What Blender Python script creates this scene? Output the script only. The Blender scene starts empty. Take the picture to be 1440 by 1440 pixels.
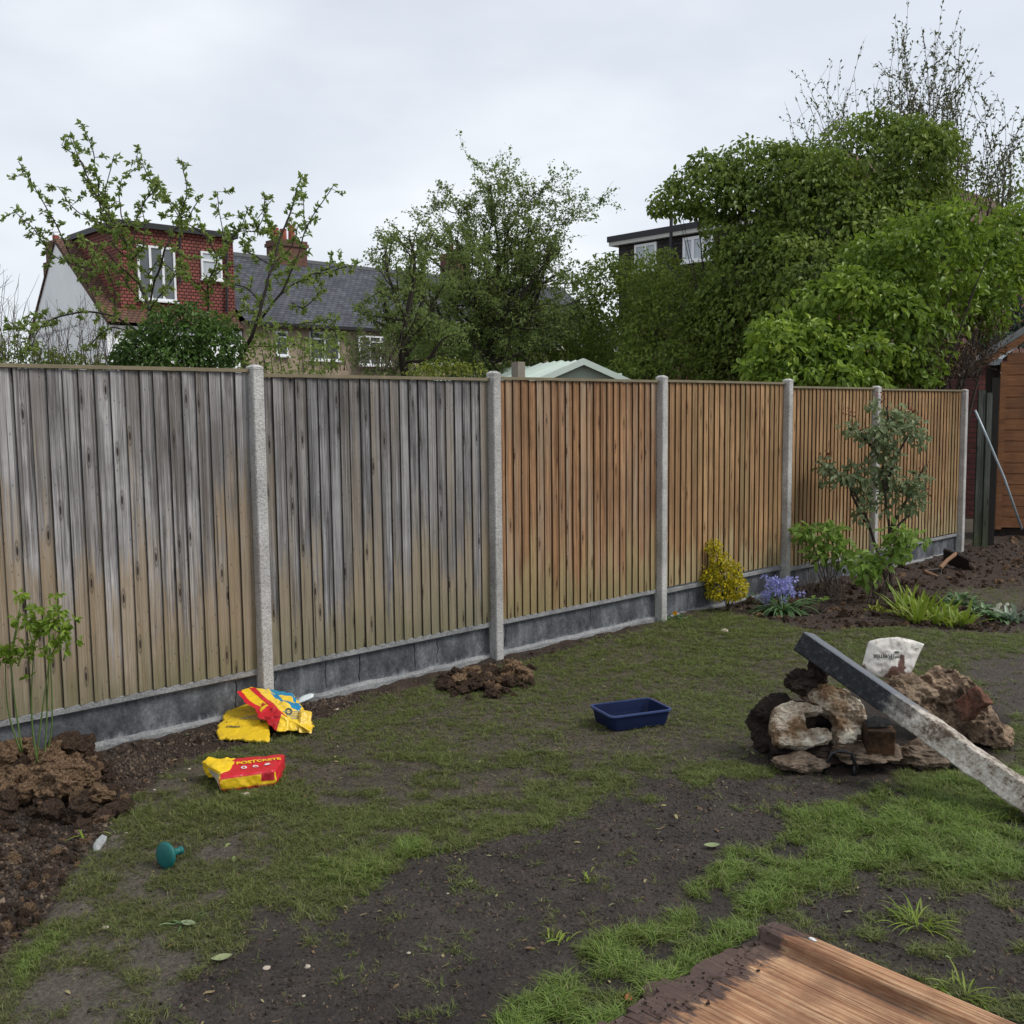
import bpy, bmesh, math, random
import numpy as np
from mathutils import Vector, Matrix, Euler
random.seed(7)
RNG = np.random.default_rng(11)
SC = bpy.context.scene
COL = SC.collection

# ------------------------------------------------------------------ camera
F = 1440.; CH = 1.785; PIT = .098; ROL = -.0103
fw = np.array([0, math.cos(PIT), -math.sin(PIT)]); up = np.array([0, math.sin(PIT), math.cos(PIT)]); R_ = np.array([1, 0, 0.])
cr, sr = math.cos(ROL), math.sin(ROL)
O = np.array([0, 0, CH])
cd = bpy.data.cameras.new('camera'); cam = bpy.data.objects.new('camera', cd); COL.objects.link(cam)
cd.sensor_width = 36; cd.lens = 36.0; cd.clip_end = 1500; cd.clip_start = .05
ax = cr * R_ + sr * up; ay = -sr * R_ + cr * up
cam.matrix_world = Matrix(((ax[0], ay[0], -fw[0], O[0]), (ax[1], ay[1], -fw[1], O[1]), (ax[2], ay[2], -fw[2], O[2]), (0, 0, 0, 1)))
SC.camera = cam
SC.view_settings.view_transform = 'Standard'; SC.view_settings.look = 'None'
SC.view_settings.exposure = 0.70; SC.view_settings.gamma = 1; SC.view_settings.use_curve_mapping = False
SC.cycles.max_bounces = 6; SC.cycles.diffuse_bounces = 3; SC.cycles.glossy_bounces = 2
SC.cycles.transmission_bounces = 3; SC.cycles.transparent_max_bounces = 4

# ------------------------------------------------------------------ sky and sun (overcast)
world = bpy.data.worlds.new('World'); SC.world = world; world.use_nodes = True
nt = world.node_tree; N = nt.nodes; L = nt.links; N.clear()
out = N.new('ShaderNodeOutputWorld'); bg = N.new('ShaderNodeBackground')
sky = N.new('ShaderNodeTexSky'); sky.sky_type = 'NISHITA'; sky.sun_disc = False
sky.sun_elevation = math.radians(48); sky.sun_rotation = math.radians(80)
tc = N.new('ShaderNodeTexCoord'); mp = N.new('ShaderNodeMapping'); mp.inputs['Scale'].default_value = (1.2, 1.2, 3.2)
mp.inputs['Rotation'].default_value = (.1, .25, .4)
n1 = N.new('ShaderNodeTexNoise'); n1.inputs['Scale'].default_value = 1.6; n1.inputs['Detail'].default_value = 5; n1.inputs['Roughness'].default_value = .52
rp = N.new('ShaderNodeValToRGB'); e = rp.color_ramp.elements
e[0].position = .32; e[0].color = (.42, .45, .50, 1); e[1].position = .68; e[1].color = (.60, .62, .645, 1)
m = e.new(.5); m.color = (.49, .52, .565, 1)
sc_ = N.new('ShaderNodeMix'); sc_.data_type = 'RGBA'; sc_.blend_type = 'MULTIPLY'; sc_.inputs[0].default_value = 1; sc_.inputs[7].default_value = (.09, .09, .09, 1)
mx = N.new('ShaderNodeMix'); mx.data_type = 'RGBA'; mx.inputs[0].default_value = .9
L.new(tc.outputs['Generated'], mp.inputs[0]); L.new(mp.outputs[0], n1.inputs['Vector']); L.new(n1.outputs[0], rp.inputs[0])
L.new(sky.outputs[0], sc_.inputs[6]); L.new(sc_.outputs[2], mx.inputs[6]); L.new(rp.outputs[0], mx.inputs[7]); L.new(mx.outputs[2], bg.inputs[0])
bg.inputs[1].default_value = 1.0
L.new(bg.outputs[0], out.inputs[0])
sd = bpy.data.lights.new('sun', 'SUN'); sd.energy = 1.5; sd.angle = math.radians(22); sd.color = (1, .965, .91)
sun = bpy.data.objects.new('sun', sd); COL.objects.link(sun); sun.location = (10, -2, 12)
sdir = Vector((math.cos(math.radians(48)) * math.sin(math.radians(100)), math.cos(math.radians(48)) * math.cos(math.radians(100)), math.sin(math.radians(48))))
sun.rotation_euler = sdir.to_track_quat('Z', 'Y').to_euler()

# ------------------------------------------------------------------ helpers: geometry from the survey of the place
def ray(px, py):
    dx, dy = px - 720, py - 720
    X = cr * dx + sr * dy; Y = -sr * dx + cr * dy
    return fw + X / F * R_ - Y / F * up
def W(px, py, Y):
    d = ray(px, py); return O + d * Y / d[1]
def G(px, py, z=0):
    d = ray(px, py); return O + d * (z - CH) / d[2]
def PL(px, py, P, dr):
    n = np.array([-dr[1], dr[0], 0.]); d = ray(px, py); return O + d * (((P - O) @ n) / (d @ n))
def pr(P):
    d = np.asarray(P, float) - O; a = d @ R_; b = d @ up; c = d @ fw; c = np.where(np.abs(c) < 1e-6, 1e-6, c)
    X = a / c * F; Y = -b / c * F
    return 720 + cr * X - sr * Y, 720 + sr * X + cr * Y, c

def _h(ix, iy, iz, s):
    n = (ix * 374761393 + iy * 668265263 + iz * 2147483647 + s * 974634777) & 0x7fffffff
    n = ((n ^ (n >> 13)) * 1274126177) & 0x7fffffff
    return ((n ^ (n >> 16)) & 0xffff) / 65535.0
def vnoise(P, s=0):
    P = np.asarray(P, float); i = np.floor(P).astype(np.int64); f = P - i; f = f * f * (3 - 2 * f)
    r = 0
    for a in (0, 1):
        for b in (0, 1):
            for c in (0, 1):
                w = (f[..., 0] if a else 1 - f[..., 0]) * (f[..., 1] if b else 1 - f[..., 1]) * (f[..., 2] if c else 1 - f[..., 2])
                r = r + w * _h(i[..., 0] + a, i[..., 1] + b, i[..., 2] + c, s)
    return r * 2 - 1
def fbm(P, o=3, s=0):
    r = 0; a = 1; t = 0; P = np.asarray(P, float)
    for k in range(o):
        r = r + a * vnoise(P * 2 ** k + 13.7 * k, s + k); t += a; a *= .5
    return r / t
def nrm(v):
    v = np.asarray(v, float); return v / np.maximum(np.linalg.norm(v, axis=-1, keepdims=True), 1e-9)

# ------------------------------------------------------------------ helpers: objects
class MB:
    def __init__(s): s.V = []; s.T = []; s.Q = []; s.n = 0; s.A = []; s.mt = []; s.mq = []
    def add(s, V, T=None, Q=None, a=None, m=0):
        V = np.asarray(V, float).reshape(-1, 3)
        if T is not None and len(T): T = np.asarray(T, np.int64).reshape(-1, 3); s.T.append(T + s.n); s.mt.append(np.full(len(T), m))
        if Q is not None and len(Q): Q = np.asarray(Q, np.int64).reshape(-1, 4); s.Q.append(Q + s.n); s.mq.append(np.full(len(Q), m))
        s.V.append(V); s.n += len(V)
        s.A.append(np.full(len(V), .5) if a is None else np.broadcast_to(np.asarray(a, float), (len(V),)))
        return s
    def box(s, c, h, M=None, a=None, m=0):
        V = np.array([[x, y, z] for x in (-1, 1) for y in (-1, 1) for z in (-1, 1)], float) * np.asarray(h)
        if M is not None: V = V @ np.asarray(M).T
        return s.add(V + np.asarray(c), Q=[[0, 1, 3, 2], [4, 6, 7, 5], [0, 4, 5, 1], [2, 3, 7, 6], [0, 2, 6, 4], [1, 5, 7, 3]], a=a, m=m)
    def tube(s, P, r, n=5, a=None, m=0):
        P = np.asarray(P, float); k = len(P); r = np.broadcast_to(np.asarray(r, float), (k,))
        T = np.gradient(P, axis=0); T = nrm(T); ref = np.array([.3, .2, .93]) if abs(T[0][2]) < .8 else np.array([1., .1, 0])
        A = nrm(np.cross(T, ref)); B = np.cross(T, A)
        th = np.linspace(0, 2 * math.pi, n, endpoint=False)
        V = P[:, None] + r[:, None, None] * (np.cos(th)[None, :, None] * A[:, None] + np.sin(th)[None, :, None] * B[:, None])
        Q = [[i * n + j, i * n + (j + 1) % n, (i + 1) * n + (j + 1) % n, (i + 1) * n + j] for i in range(k - 1) for j in range(n)]
        V = np.concatenate([V.reshape(-1, 3), P[:1], P[-1:]]); c0 = k * n
        T3 = [[c0, (j + 1) % n, j] for j in range(n)] + [[c0 + 1, (k - 1) * n + j, (k - 1) * n + (j + 1) % n] for j in range(n)]
        return s.add(V, T3, Q, a, m)

def mesh_from(name, mb, mats, attr=False, smooth=False, uv=None, colr=None):
    V = np.concatenate(mb.V); me = bpy.data.meshes.new(name)
    T = np.concatenate(mb.T) if mb.T else np.zeros((0, 3), int); Q = np.concatenate(mb.Q) if mb.Q else np.zeros((0, 4), int)
    me.vertices.add(len(V)); me.vertices.foreach_set('co', V.astype(np.float32).ravel())
    nl = T.size + Q.size; me.loops.add(nl); me.polygons.add(len(T) + len(Q))
    me.loops.foreach_set('vertex_index', np.concatenate([T.ravel(), Q.ravel()]).astype(np.int32))
    ls = np.concatenate([np.arange(len(T)) * 3, T.size + np.arange(len(Q)) * 4]).astype(np.int32)
    me.polygons.foreach_set('loop_start', ls)
    mi = np.concatenate((mb.mt if mb.mt else []) + (mb.mq if mb.mq else []) or [np.zeros(0)]).astype(np.int32)
    if mi.any(): me.polygons.foreach_set('material_index', mi)
    me.polygons.foreach_set('use_smooth', np.full(len(T) + len(Q), bool(smooth)))
    me.update(calc_edges=True)
    for mt in (mats if isinstance(mats, (list, tuple)) else [mats]): me.materials.append(mt)
    if attr:
        at = me.attributes.new('rnd', 'FLOAT', 'POINT'); at.data.foreach_set('value', np.concatenate(mb.A).astype(np.float32))
    if colr is not None:
        at = me.attributes.new('tone', 'FLOAT_COLOR', 'POINT'); c4 = np.ones((len(V), 4), np.float32); c4[:, :3] = colr; at.data.foreach_set('color', c4.ravel())
    if uv is not None:
        ul = me.uv_layers.new(name='UVMap'); ul.data.foreach_set('uv', np.asarray(uv, np.float32).ravel())
    return me

def tag(o, label=None, cat=None, group=None, kind=None):
    if label: o['label'] = label
    if cat: o['category'] = cat
    if group: o['group'] = group
    if kind: o['kind'] = kind
    return o
def link(name, me, parent=None):
    o = bpy.data.objects.new(name, me); COL.objects.link(o)
    if parent is not None: o.parent = parent
    return o
def wloc(o):
    p = np.zeros(3)
    while o is not None: p = p + np.array(o.location); o = o.parent
    return p
def build(name, mb, mats, parent=None, **k):
    """geometry given in world metres; the object's origin goes to its parent's origin (or its own base)"""
    V = np.concatenate(mb.V)
    base = wloc(parent) if parent is not None else np.array([V[:, 0].mean(), V[:, 1].mean(), V[:, 2].min()])
    mb.V = [V - base]
    o = link(name, mesh_from(name, mb, mats, **k), parent)
    if parent is None: o.location = base
    return o
def thing(name, label, cat, loc, group=None):
    o = bpy.data.objects.new(name, None); COL.objects.link(o); o.location = [float(q) for q in loc]; o.empty_display_size = .2
    return tag(o, label, cat, group)

# ------------------------------------------------------------------ helpers: materials
class Mat:
    def __init__(s, name):
        s.m = bpy.data.materials.new(name); s.m.use_nodes = True; s.t = s.m.node_tree; s.N = s.t.nodes; s.L = s.t.links
        s.N.clear(); s.out = s.N.new('ShaderNodeOutputMaterial'); s.b = s.N.new('ShaderNodeBsdfPrincipled'); s.L.new(s.b.outputs[0], s.out.inputs[0])
        s.tc = s.N.new('ShaderNodeTexCoord')
    def put(s, sock, v):
        if isinstance(v, bpy.types.NodeSocket): s.L.new(v, sock)
        elif isinstance(v, (tuple, list)) and len(v) == 3 and sock.type == 'RGBA': sock.default_value = (*v, 1)
        else: sock.default_value = v
    def node(s, t, **k):
        n = s.N.new(t)
        for a, v in k.items(): setattr(n, a, v)
        return n
    def co(s, scale=(1, 1, 1), kind='Object', off=None):
        n = s.node('ShaderNodeMapping'); s.L.new(s.tc.outputs[kind], n.inputs[0]); n.inputs['Scale'].default_value = scale
        if off is not None: s.put(n.inputs['Location'], off)
        return n.outputs[0]
    def rand(s, k=1.0):
        oi = s.node('ShaderNodeObjectInfo'); return s.math('MULTIPLY', oi.outputs['Random'], k)
    def comb(s, x=0, y=0, z=0):
        n = s.node('ShaderNodeCombineXYZ')
        for i, v in enumerate((x, y, z)): s.put(n.inputs[i], v)
        return n.outputs[0]
    def sep(s, v):
        n = s.node('ShaderNodeSeparateXYZ'); s.L.new(v, n.inputs[0]); return n.outputs
    def math(s, op, a, b=0, c=None, clamp=False):
        n = s.node('ShaderNodeMath', operation=op); n.use_clamp = clamp; s.put(n.inputs[0], a); s.put(n.inputs[1], b)
        if c is not None: s.put(n.inputs[2], c)
        return n.outputs[0]
    def noise(s, vec, scale=5, detail=4, rough=.55, dist=0):
        n = s.node('ShaderNodeTexNoise'); s.L.new(vec, n.inputs['Vector']); n.inputs['Scale'].default_value = scale
        n.inputs['Detail'].default_value = detail; n.inputs['Roughness'].default_value = rough; n.inputs['Distortion'].default_value = dist
        return n.outputs[0]
    def voro(s, vec, scale=5, feature='F1', out='Distance', rnd=1):
        n = s.node('ShaderNodeTexVoronoi', feature=feature); s.L.new(vec, n.inputs['Vector']); n.inputs['Scale'].default_value = scale
        n.inputs['Randomness'].default_value = rnd
        return n.outputs[out]
    def ramp(s, f, stops, interp='LINEAR'):
        n = s.node('ShaderNodeValToRGB'); s.put(n.inputs[0], f); cr_ = n.color_ramp; cr_.interpolation = interp
        el = cr_.elements
        while len(el) < len(stops): el.new(.5)
        for i, (p, c) in enumerate(stops):
            el[i].position = p; el[i].color = (*c, 1) if isinstance(c, (tuple, list)) else (c, c, c, 1)
        return n.outputs[0]
    def mix(s, f, a, b, mode='MIX'):
        n = s.node('ShaderNodeMix', data_type='RGBA', blend_type=mode); s.put(n.inputs[0], f); s.put(n.inputs[6], a); s.put(n.inputs[7], b)
        return n.outputs[2]
    def attr(s, name, kind='GEOMETRY', out='Fac'):
        n = s.node('ShaderNodeAttribute', attribute_type=kind, attribute_name=name); return n.outputs[out]
    def bump(s, h, strength=.5, dist=.01):
        n = s.node('ShaderNodeBump'); s.L.new(h, n.inputs['Height']); n.inputs['Strength'].default_value = strength; n.inputs['Distance'].default_value = dist
        s.L.new(n.outputs[0], s.b.inputs['Normal']); return n
    def fin(s, color, rough=.7, spec=.4, metal=0, **k):
        s.put(s.b.inputs['Base Color'], color); s.put(s.b.inputs['Roughness'], rough); s.put(s.b.inputs['Specular IOR Level'], spec); s.put(s.b.inputs['Metallic'], metal)
        for a, v in k.items(): s.put(s.b.inputs[a], v)
        return s.m

def plain(name, c, rough=.6, var=.25, scale=12, bumpd=.003, spec=.4, metal=0, kind='Object'):
    m = Mat(name); v = m.co(kind=kind); f = m.noise(v, scale, 5, .6)
    col = m.mix(f, tuple(x * (1 - var) for x in c), tuple(min(1, x * (1 + var)) for x in c))
    if bumpd: m.bump(m.noise(v, scale * 3, 4), .5, bumpd)
    return m.fin(col, rough, spec, metal)

def leafmat(name, dark, mid, light, trans=.3, rough=.48, extra=None):
    m = Mat(name); a = m.attr('rnd')
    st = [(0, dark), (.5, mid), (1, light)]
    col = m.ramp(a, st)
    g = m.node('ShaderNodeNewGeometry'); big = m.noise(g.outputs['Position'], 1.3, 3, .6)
    col = m.mix(m.ramp(big, [(.3, 0.0), (.7, .55)]), col, tuple(x * .55 for x in mid))
    col = m.mix(m.math('MULTIPLY', g.outputs['Backfacing'], .35), col, tuple(min(1, x * 1.25 + .01) for x in mid))
    m.fin(col, rough, .35)
    tr = m.node('ShaderNodeBsdfTranslucent'); m.L.new(col, tr.inputs[0]); ms = m.node('ShaderNodeMixShader'); ms.inputs[0].default_value = trans
    m.L.new(m.b.outputs[0], ms.inputs[1]); m.L.new(tr.outputs[0], ms.inputs[2]); m.L.new(ms.outputs[0], m.out.inputs[0])
    return m.m

def barkmat(name, c1, c2, sc=30):
    m = Mat(name); v = m.co((1, 1, .25)); f = m.noise(v, sc, 4, .65)
    m.bump(f, .6, .01); return m.fin(m.mix(f, c1, c2), .85, .2)

def board_mat(name, c_lo, c_hi, foot, knot, footh=.55, green=(.10, .12, .05), gr=.35, streak=None):
    """timber board: x across, z up from the foot; grain, knots and algae on the wood itself"""
    m = Mat(name); r = m.rand(37.)
    cr3 = m.comb(m.math('MULTIPLY', r, 1.0), 0, m.math('MULTIPLY', r, 2.3))
    vg = m.co((38, 9, 1.1), off=cr3)
    wob = m.noise(m.co((5, 5, 2.2), off=cr3), 1.0, 2)
    g1 = m.noise(vg, 1.5, 5, .68, .7)
    fine = m.noise(m.co((120, 30, 2.5), off=cr3), 1, 3, .7)
    col = m.ramp(m.math('ADD', m.math('MULTIPLY', g1, .62), m.math('MULTIPLY', fine, .45)), [(.42, c_lo), (.52, tuple((a_ + b_) / 2 for a_, b_ in zip(c_lo, c_hi))), (.63, c_hi)])
    # board to board difference
    rr = m.rand(1.0); blot = m.noise(m.co((9, 9, 1.6), off=cr3), 1, 4, .7)
    col = m.mix(m.math('MULTIPLY', rr, .40), col, tuple(x * .55 for x in c_hi))
    col = m.mix(m.math('MULTIPLY', m.ramp(blot, [(.50, 0.0), (.66, 1.0)]), .65), col, tuple(x * .9 for x in c_lo))
    col = m.mix(m.math('MULTIPLY', m.ramp(m.math('FRACT', m.rand(3.3)), [(.55, 0.0), (1, 1.0)]), .35), col, tuple(min(1, x * 1.25) for x in c_hi))
    strk = m.noise(m.co((75, 1, .42), off=cr3), 1, 3, .65); col = m.mix(m.ramp(strk, [(.40, .75), (.49, 0.0)]), col, tuple(x * .8 for x in c_lo)); col = m.mix(m.ramp(strk, [(.58, 0.0), (.68, .5)]), col, tuple(min(1, x * 1.15) for x in c_hi))
    pos = m.node('ShaderNodeNewGeometry').outputs['Position']; ws = m.ramp(m.noise(pos, 1.7, 4, .6), [(.40, .42), (.60, 0.0)]); col = m.mix(ws, col, tuple(x * .8 for x in c_lo))
    if streak is not None:
        rs = m.math('FRACT', m.rand(7.31))
        sm = m.noise(m.co((7, 7, .55), off=cr3), 1, 3)
        col = m.mix(m.math('MULTIPLY', m.ramp(sm, [(.45, 0.0), (.62, 1.0)]), m.math('MULTIPLY', rs, .85)), col, streak)
    # foot stain
    z = m.sep(m.co())[2]
    lo = m.math('SUBTRACT', 1, m.math('DIVIDE', z, footh)); lo = m.math('ADD', lo, m.math('MULTIPLY', m.math('SUBTRACT', wob, .5), 1.6)); lo = m.math('ADD', lo, m.math('MULTIPLY', m.math('SUBTRACT', m.math('FRACT', m.rand(5.77)), .5), 1.0)); lo = m.math('ADD', lo, m.math('MULTIPLY', m.math('SUBTRACT', g1, .5), 2.2)); 
    lo = m.ramp(lo, [(0, 0.0), (.55, 1.0)])
    col = m.mix(m.math('MULTIPLY', lo, .75), col, m.mix(g1, foot, tuple(x * 1.5 for x in foot)))
    gz = m.ramp(m.math('ADD', m.math('MULTIPLY', z, -2.2), m.math('MULTIPLY', m.noise(m.co((6, 6, 3), off=cr3), 1, 3), 1.6)), [(.1, 0.0), (.75, 1.0)])
    col = m.mix(m.math('MULTIPLY', gz, gr), col, green)
    # knots
    sx = m.sep(m.co((11, 1, 2.6), off=cr3)); kv = m.comb(sx[0], sx[2], 0); vn = m.node('ShaderNodeTexVoronoi', feature='F1'); vn.voronoi_dimensions = '2D'; m.L.new(kv, vn.inputs['Vector']); vn.inputs['Scale'].default_value = 1; d = vn.outputs['Distance']
    kn = m.math('MULTIPLY', m.ramp(d, [(.05, 1.0), (.09, .15), (.12, .6), (.17, 0.0)]), m.ramp(m.sep(vn.outputs['Color'])[0], [(.52, 0.0), (.56, 1.0)]))
    col = m.mix(kn, col, knot)
    sx2 = m.sep(m.co((34, 1, 13), off=cr3)); vn = m.node('ShaderNodeTexVoronoi', feature='F1'); vn.voronoi_dimensions = '2D'; m.L.new(m.comb(sx2[0], sx2[2], 0), vn.inputs['Vector']); vn.inputs['Scale'].default_value = 1
    col = m.mix(m.math('MULTIPLY', m.ramp(vn.outputs['Distance'], [(.06, 1.0), (.11, 0.0)]), m.ramp(m.sep(vn.outputs['Color'])[0], [(.80, 0.0), (.84, .7)])), col, knot)
    crk = m.ramp(m.noise(m.co((60, 20, .9), off=cr3), 1, 3, .6), [(.30, .8), (.37, 0.0)]); col = m.mix(crk, col, tuple(x * .5 for x in c_lo))
    m.bump(m.math('ADD', g1, m.math('MULTIPLY', fine, .8)), .9, .009)
    return m.fin(col, .78, .25)

def concrete_mat(name, lo, hi, pit=.5, bd=.004, dark=None):
    m = Mat(name); r = m.rand(9.); v = m.co(off=m.comb(r, r, r))
    f = m.noise(v, 4, 6, .7); g = m.noise(v, 60, 4, .7); vv = m.voro(v, 75)
    col = m.ramp(m.math('ADD', m.math('MULTIPLY', f, .6), m.math('MULTIPLY', g, .45)), [(.35, lo), (.7, hi)])
    col = m.mix(m.math('MULTIPLY', m.ramp(vv, [(.12, 1.0), (.3, 0.0)]), pit), col, tuple(x * .35 for x in lo))
    if dark: col = m.mix(m.ramp(m.noise(v, 2.3, 4, .6), [(.42, 0.0), (.62, .8)]), col, dark)
    m.bump(m.math('ADD', g, m.math('MULTIPLY', vv, .8)), .6, bd)
    return m.fin(col, .85, .25)

TH = .7565
U = np.array([math.cos(TH), math.sin(TH), 0]); Vv = np.array([-math.sin(TH), math.cos(TH), 0])
FP0 = np.array([-.1425, 7.315, 0])
POST_T = [-3.81, -1.878, 0.0, 1.897, 3.834, 5.60, 7.85]
def fence_dist(P):   # distance in front of the fence (towards the viewer)
    return -((P[..., 0] - FP0[0]) * Vv[0] + (P[..., 1] - FP0[1]) * Vv[1])
# ------------------------------------------------------------------ the ground: one sheet, zones of lawn, mud and dug soil
def sdpoly(px, py, poly):
    poly = np.asarray(poly, float); ins = np.zeros(px.shape, bool); dm = np.full(px.shape, 1e9); n = len(poly)
    for i in range(n):
        x1, y1 = poly[i]; x2, y2 = poly[(i + 1) % n]
        c = ((y1 > py) != (y2 > py)) & (px < (x2 - x1) * (py - y1) / ((y2 - y1) if y2 != y1 else 1e-9) + x1); ins ^= c
        ex, ey = x2 - x1, y2 - y1; t = np.clip(((px - x1) * ex + (py - y1) * ey) / (ex * ex + ey * ey), 0, 1)
        dm = np.minimum(dm, np.hypot(px - x1 - t * ex, py - y1 - t * ey))
    return np.where(ins, -dm, dm)
def inside(px, py, poly, soft=25):
    return np.clip(.5 - sdpoly(px, py, poly) / soft, 0, 1)
BARE = [(1065, 1075), (1240, 1090), (1215, 1130), (1110, 1165), (1040, 1200), (940, 1235), (905, 1290), (850, 1340), (745, 1385), (700, 1460), (180, 1480), (240, 1380), (330, 1330), (450, 1275), (560, 1235), (640, 1190), (760, 1170), (860, 1110), (960, 1090)]
BED = [(-800, 1500), (-60, 1440), (15, 1345), (75, 1285), (130, 1195), (190, 1120), (215, 1095), (330, 1050), (440, 1010), (620, 955), (800, 915), (870, 900), (930, 880), (960, 868), (1000, 850), (1000, 700), (-800, 700)]
FLOW = [(930, 878), (990, 862), (1060, 868), (1120, 884), (1250, 886), (1500, 888), (1500, 856), (1400, 846), (1330, 832), (1345, 815), (1420, 818), (1600, 812), (1600, 735), (1360, 745), (1000, 835)]
RB = [(1185, 1245), (1290, 1225), (1440, 1265), (1700, 1300), (1700, 1600), (1330, 1390), (1150, 1320), (1120, 1290)]
NEARG = [(1100, 1165), (1060, 1200), (950, 1240), (915, 1300), (860, 1345), (745, 1395), (690, 1500), (900, 1500), (1095, 1310), (1180, 1245), (1300, 1215), (1440, 1250), (1700, 1280), (1700, 1120), (1330, 1085), (1250, 1100), (1210, 1135)]
MUDR = [(1385, 935), (1440, 925), (1600, 930), (1600, 1010), (1420, 1010), (1380, 985)]
def zones(P):
    px, py, dep = pr(P); ok = dep > .8
    px = np.where(ok, px, -3000); py = np.where(ok, py, 3000)
    w = np.stack([P[..., 0] * 1.0, P[..., 1], np.zeros(P.shape[:-1])], -1)
    jx = fbm(w * 3.1, 4, 5) * 70; jy = fbm(w * 3.1 + 40, 4, 6) * 48
    qx, qy = px + jx, py + jy
    front = fence_dist(P)
    bed = inside(px + jx * .3, py + jy * .3, BED, 12); bare = inside(qx, qy, BARE, 26); flow = inside(px + jx * .4, py + jy * .25, FLOW, 9)
    rb = inside(qx, qy, RB, 30); neg = inside(qx, qy, NEARG, 26); mud = inside(qx, qy, MUDR, 14)
    near = ok & (front > -.2)
    z = dict(bed=bed * near, bare=bare * near, flow=flow * near, rb=rb * near, neg=neg * near, mud=mud * near, front=front, px=px, py=py)
    # sparse, trampled share of the left lawn
    z['tram'] = np.clip((640 - px) / 420, 0, 1) * np.clip((py - 1040) / 120, 0, 1) * near
    z['near_bare'] = np.clip(1 - np.abs(sdpoly(px, py, BARE)) / 150, 0, 1) * near
    return z
def soilness(z):
    return np.clip(z['bed'] + z['flow'] + z['bare'] * .9, 0, 1)
def zg(P):
    P = np.asarray(P, float); w = np.stack([P[..., 0], P[..., 1], np.zeros(P.shape[:-1])], -1)
    z = zones(P); s = np.clip(z['bed'] + z['flow'], 0, 1); b = z['bare']
    far = np.clip((P[..., 1] - 11) / 3, 0, 1)
    h = fbm(w * .9, 2, 1) * .018 + fbm(w * 5, 3, 2) * (.009 + .016 * s + .012 * b) + (fbm(w * 17, 2, 3)) * (.003 + .010 * s + .003 * b)
    h = h - .012 * s * np.clip((z['front']) / .5, 0, 1) - .045 * np.clip((P[..., 0] - 3.4) / 1.5, 0, 1)
    h = h + .10 * far * np.clip(z['flow'], 0, 1) * (.5 + .5 * fbm(w * 2.2, 2, 9))
    return np.where((P[..., 1] > 1) & (P[..., 1] < 22), h, 0)
def gpt(px, py):     # point of the ground seen at a spot, on its relief
    p = G(px, py)
    for _ in range(3): p = G(px, py, float(zg(p)))
    return p
def axis(a, b, fn):
    o = [a]
    while o[-1] < b: o.append(o[-1] + fn(o[-1]))
    return np.array(o)
ys = np.concatenate([[-40, -12, -3, 0, 1.2], axis(2.0, 16.5, lambda y: .019 + max(0, y - 4) * .0052), [18, 21, 26, 34, 50, 80, 140, 260, 600]])
xs = np.concatenate([[-400, -150, -60, -25, -12, -7, -5], axis(-3.6, 8.6, lambda x: .023 + max(0, abs(x - .5) - 3.2) * .022), [10, 13, 20, 35, 70, 160, 400]])
gx, gy = np.meshgrid(xs, ys); GP = np.stack([gx, gy, np.zeros_like(gx)], -1)
Z = zones(GP); GP[..., 2] = zg(GP)
w = GP * np.array([1, 1, 0])
def lerp(a, b, t): t = np.clip(t, 0, 1)[..., None]; return np.asarray(a) * (1 - t) + np.asarray(b) * t
big = fbm(w * 1.4, 3, 21) * .5 + .5; sm = fbm(w * 6.5, 3, 22) * .5 + .5
c = lerp((.072, .060, .040), (.140, .115, .082), np.clip(big * .6 + sm * .6 - .1, 0, 1))                      # lawn thatch and earth
c = lerp(c, (.165, .140, .110), Z['tram'] * (.35 + .7 * sm))
c = lerp(c, lerp((.030, .023, .019), (.105, .085, .072), np.clip(sm * .7 + big * .6 - .2, 0, 1)), np.clip(Z['bare'] + Z['rb'] * .9 + Z['near_bare'] * .45 * sm, 0, 1))
c = lerp(c, (.048, .040, .033), Z['neg'] * .85)
c = lerp(c, lerp((.038, .025, .018), (.085, .054, .034), sm), Z['bed'])
c = lerp(c, lerp((.040, .028, .022), (.088, .055, .040), sm), Z['flow'])
c = lerp(c, (.09, .07, .06), Z['mud'] * .8)
RUB = [(1062, 1060), (1100, 995), (1160, 965), (1330, 960), (1425, 1010), (1420, 1055), (1330, 1085), (1210, 1098), (1110, 1092)]
c = lerp(c, (.040, .028, .021), inside(Z['px'], Z['py'], RUB, 16) * (Z['front'] > 0))
grn = (c[..., 0] > 0)
nr, nc = gx.shape; idx = np.arange(nr * nc).reshape(nr, nc)
Qs = np.stack([idx[:-1, :-1], idx[:-1, 1:], idx[1:, 1:], idx[1:, :-1]], -1).reshape(-1, 4)
gm = Mat('ground_soil'); vv = gm.co(kind='Object'); at = gm.attr('tone', out='Color')
n_f = gm.noise(vv, 55, 6, .75); n_m = gm.noise(vv, 9, 5, .65); vd = gm.voro(vv, 60)
col = gm.mix(gm.ramp(gm.math('ADD', gm.math('MULTIPLY', n_f, .6), gm.math('MULTIPLY', n_m, .45)), [(.3, .35), (.75, 1.45)]), at, at, 'MIX')
mulc = gm.mix(1.0, at, gm.ramp(gm.math('ADD', gm.math('MULTIPLY', n_f, .65), gm.math('MULTIPLY', n_m, .4)), [(.36, (.22, .21, .20)), (.47, (.70, .69, .68)), (.56, (1.0, 1.0, 1.0)), (.68, (1.7, 1.65, 1.6))]), 'MULTIPLY')
pale = gm.ramp(gm.voro(vv, 34), [(.05, 1.0), (.09, 0.0)])
mulc = gm.mix(gm.math('MULTIPLY', pale, .45), mulc, (.22, .18, .14))
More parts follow.
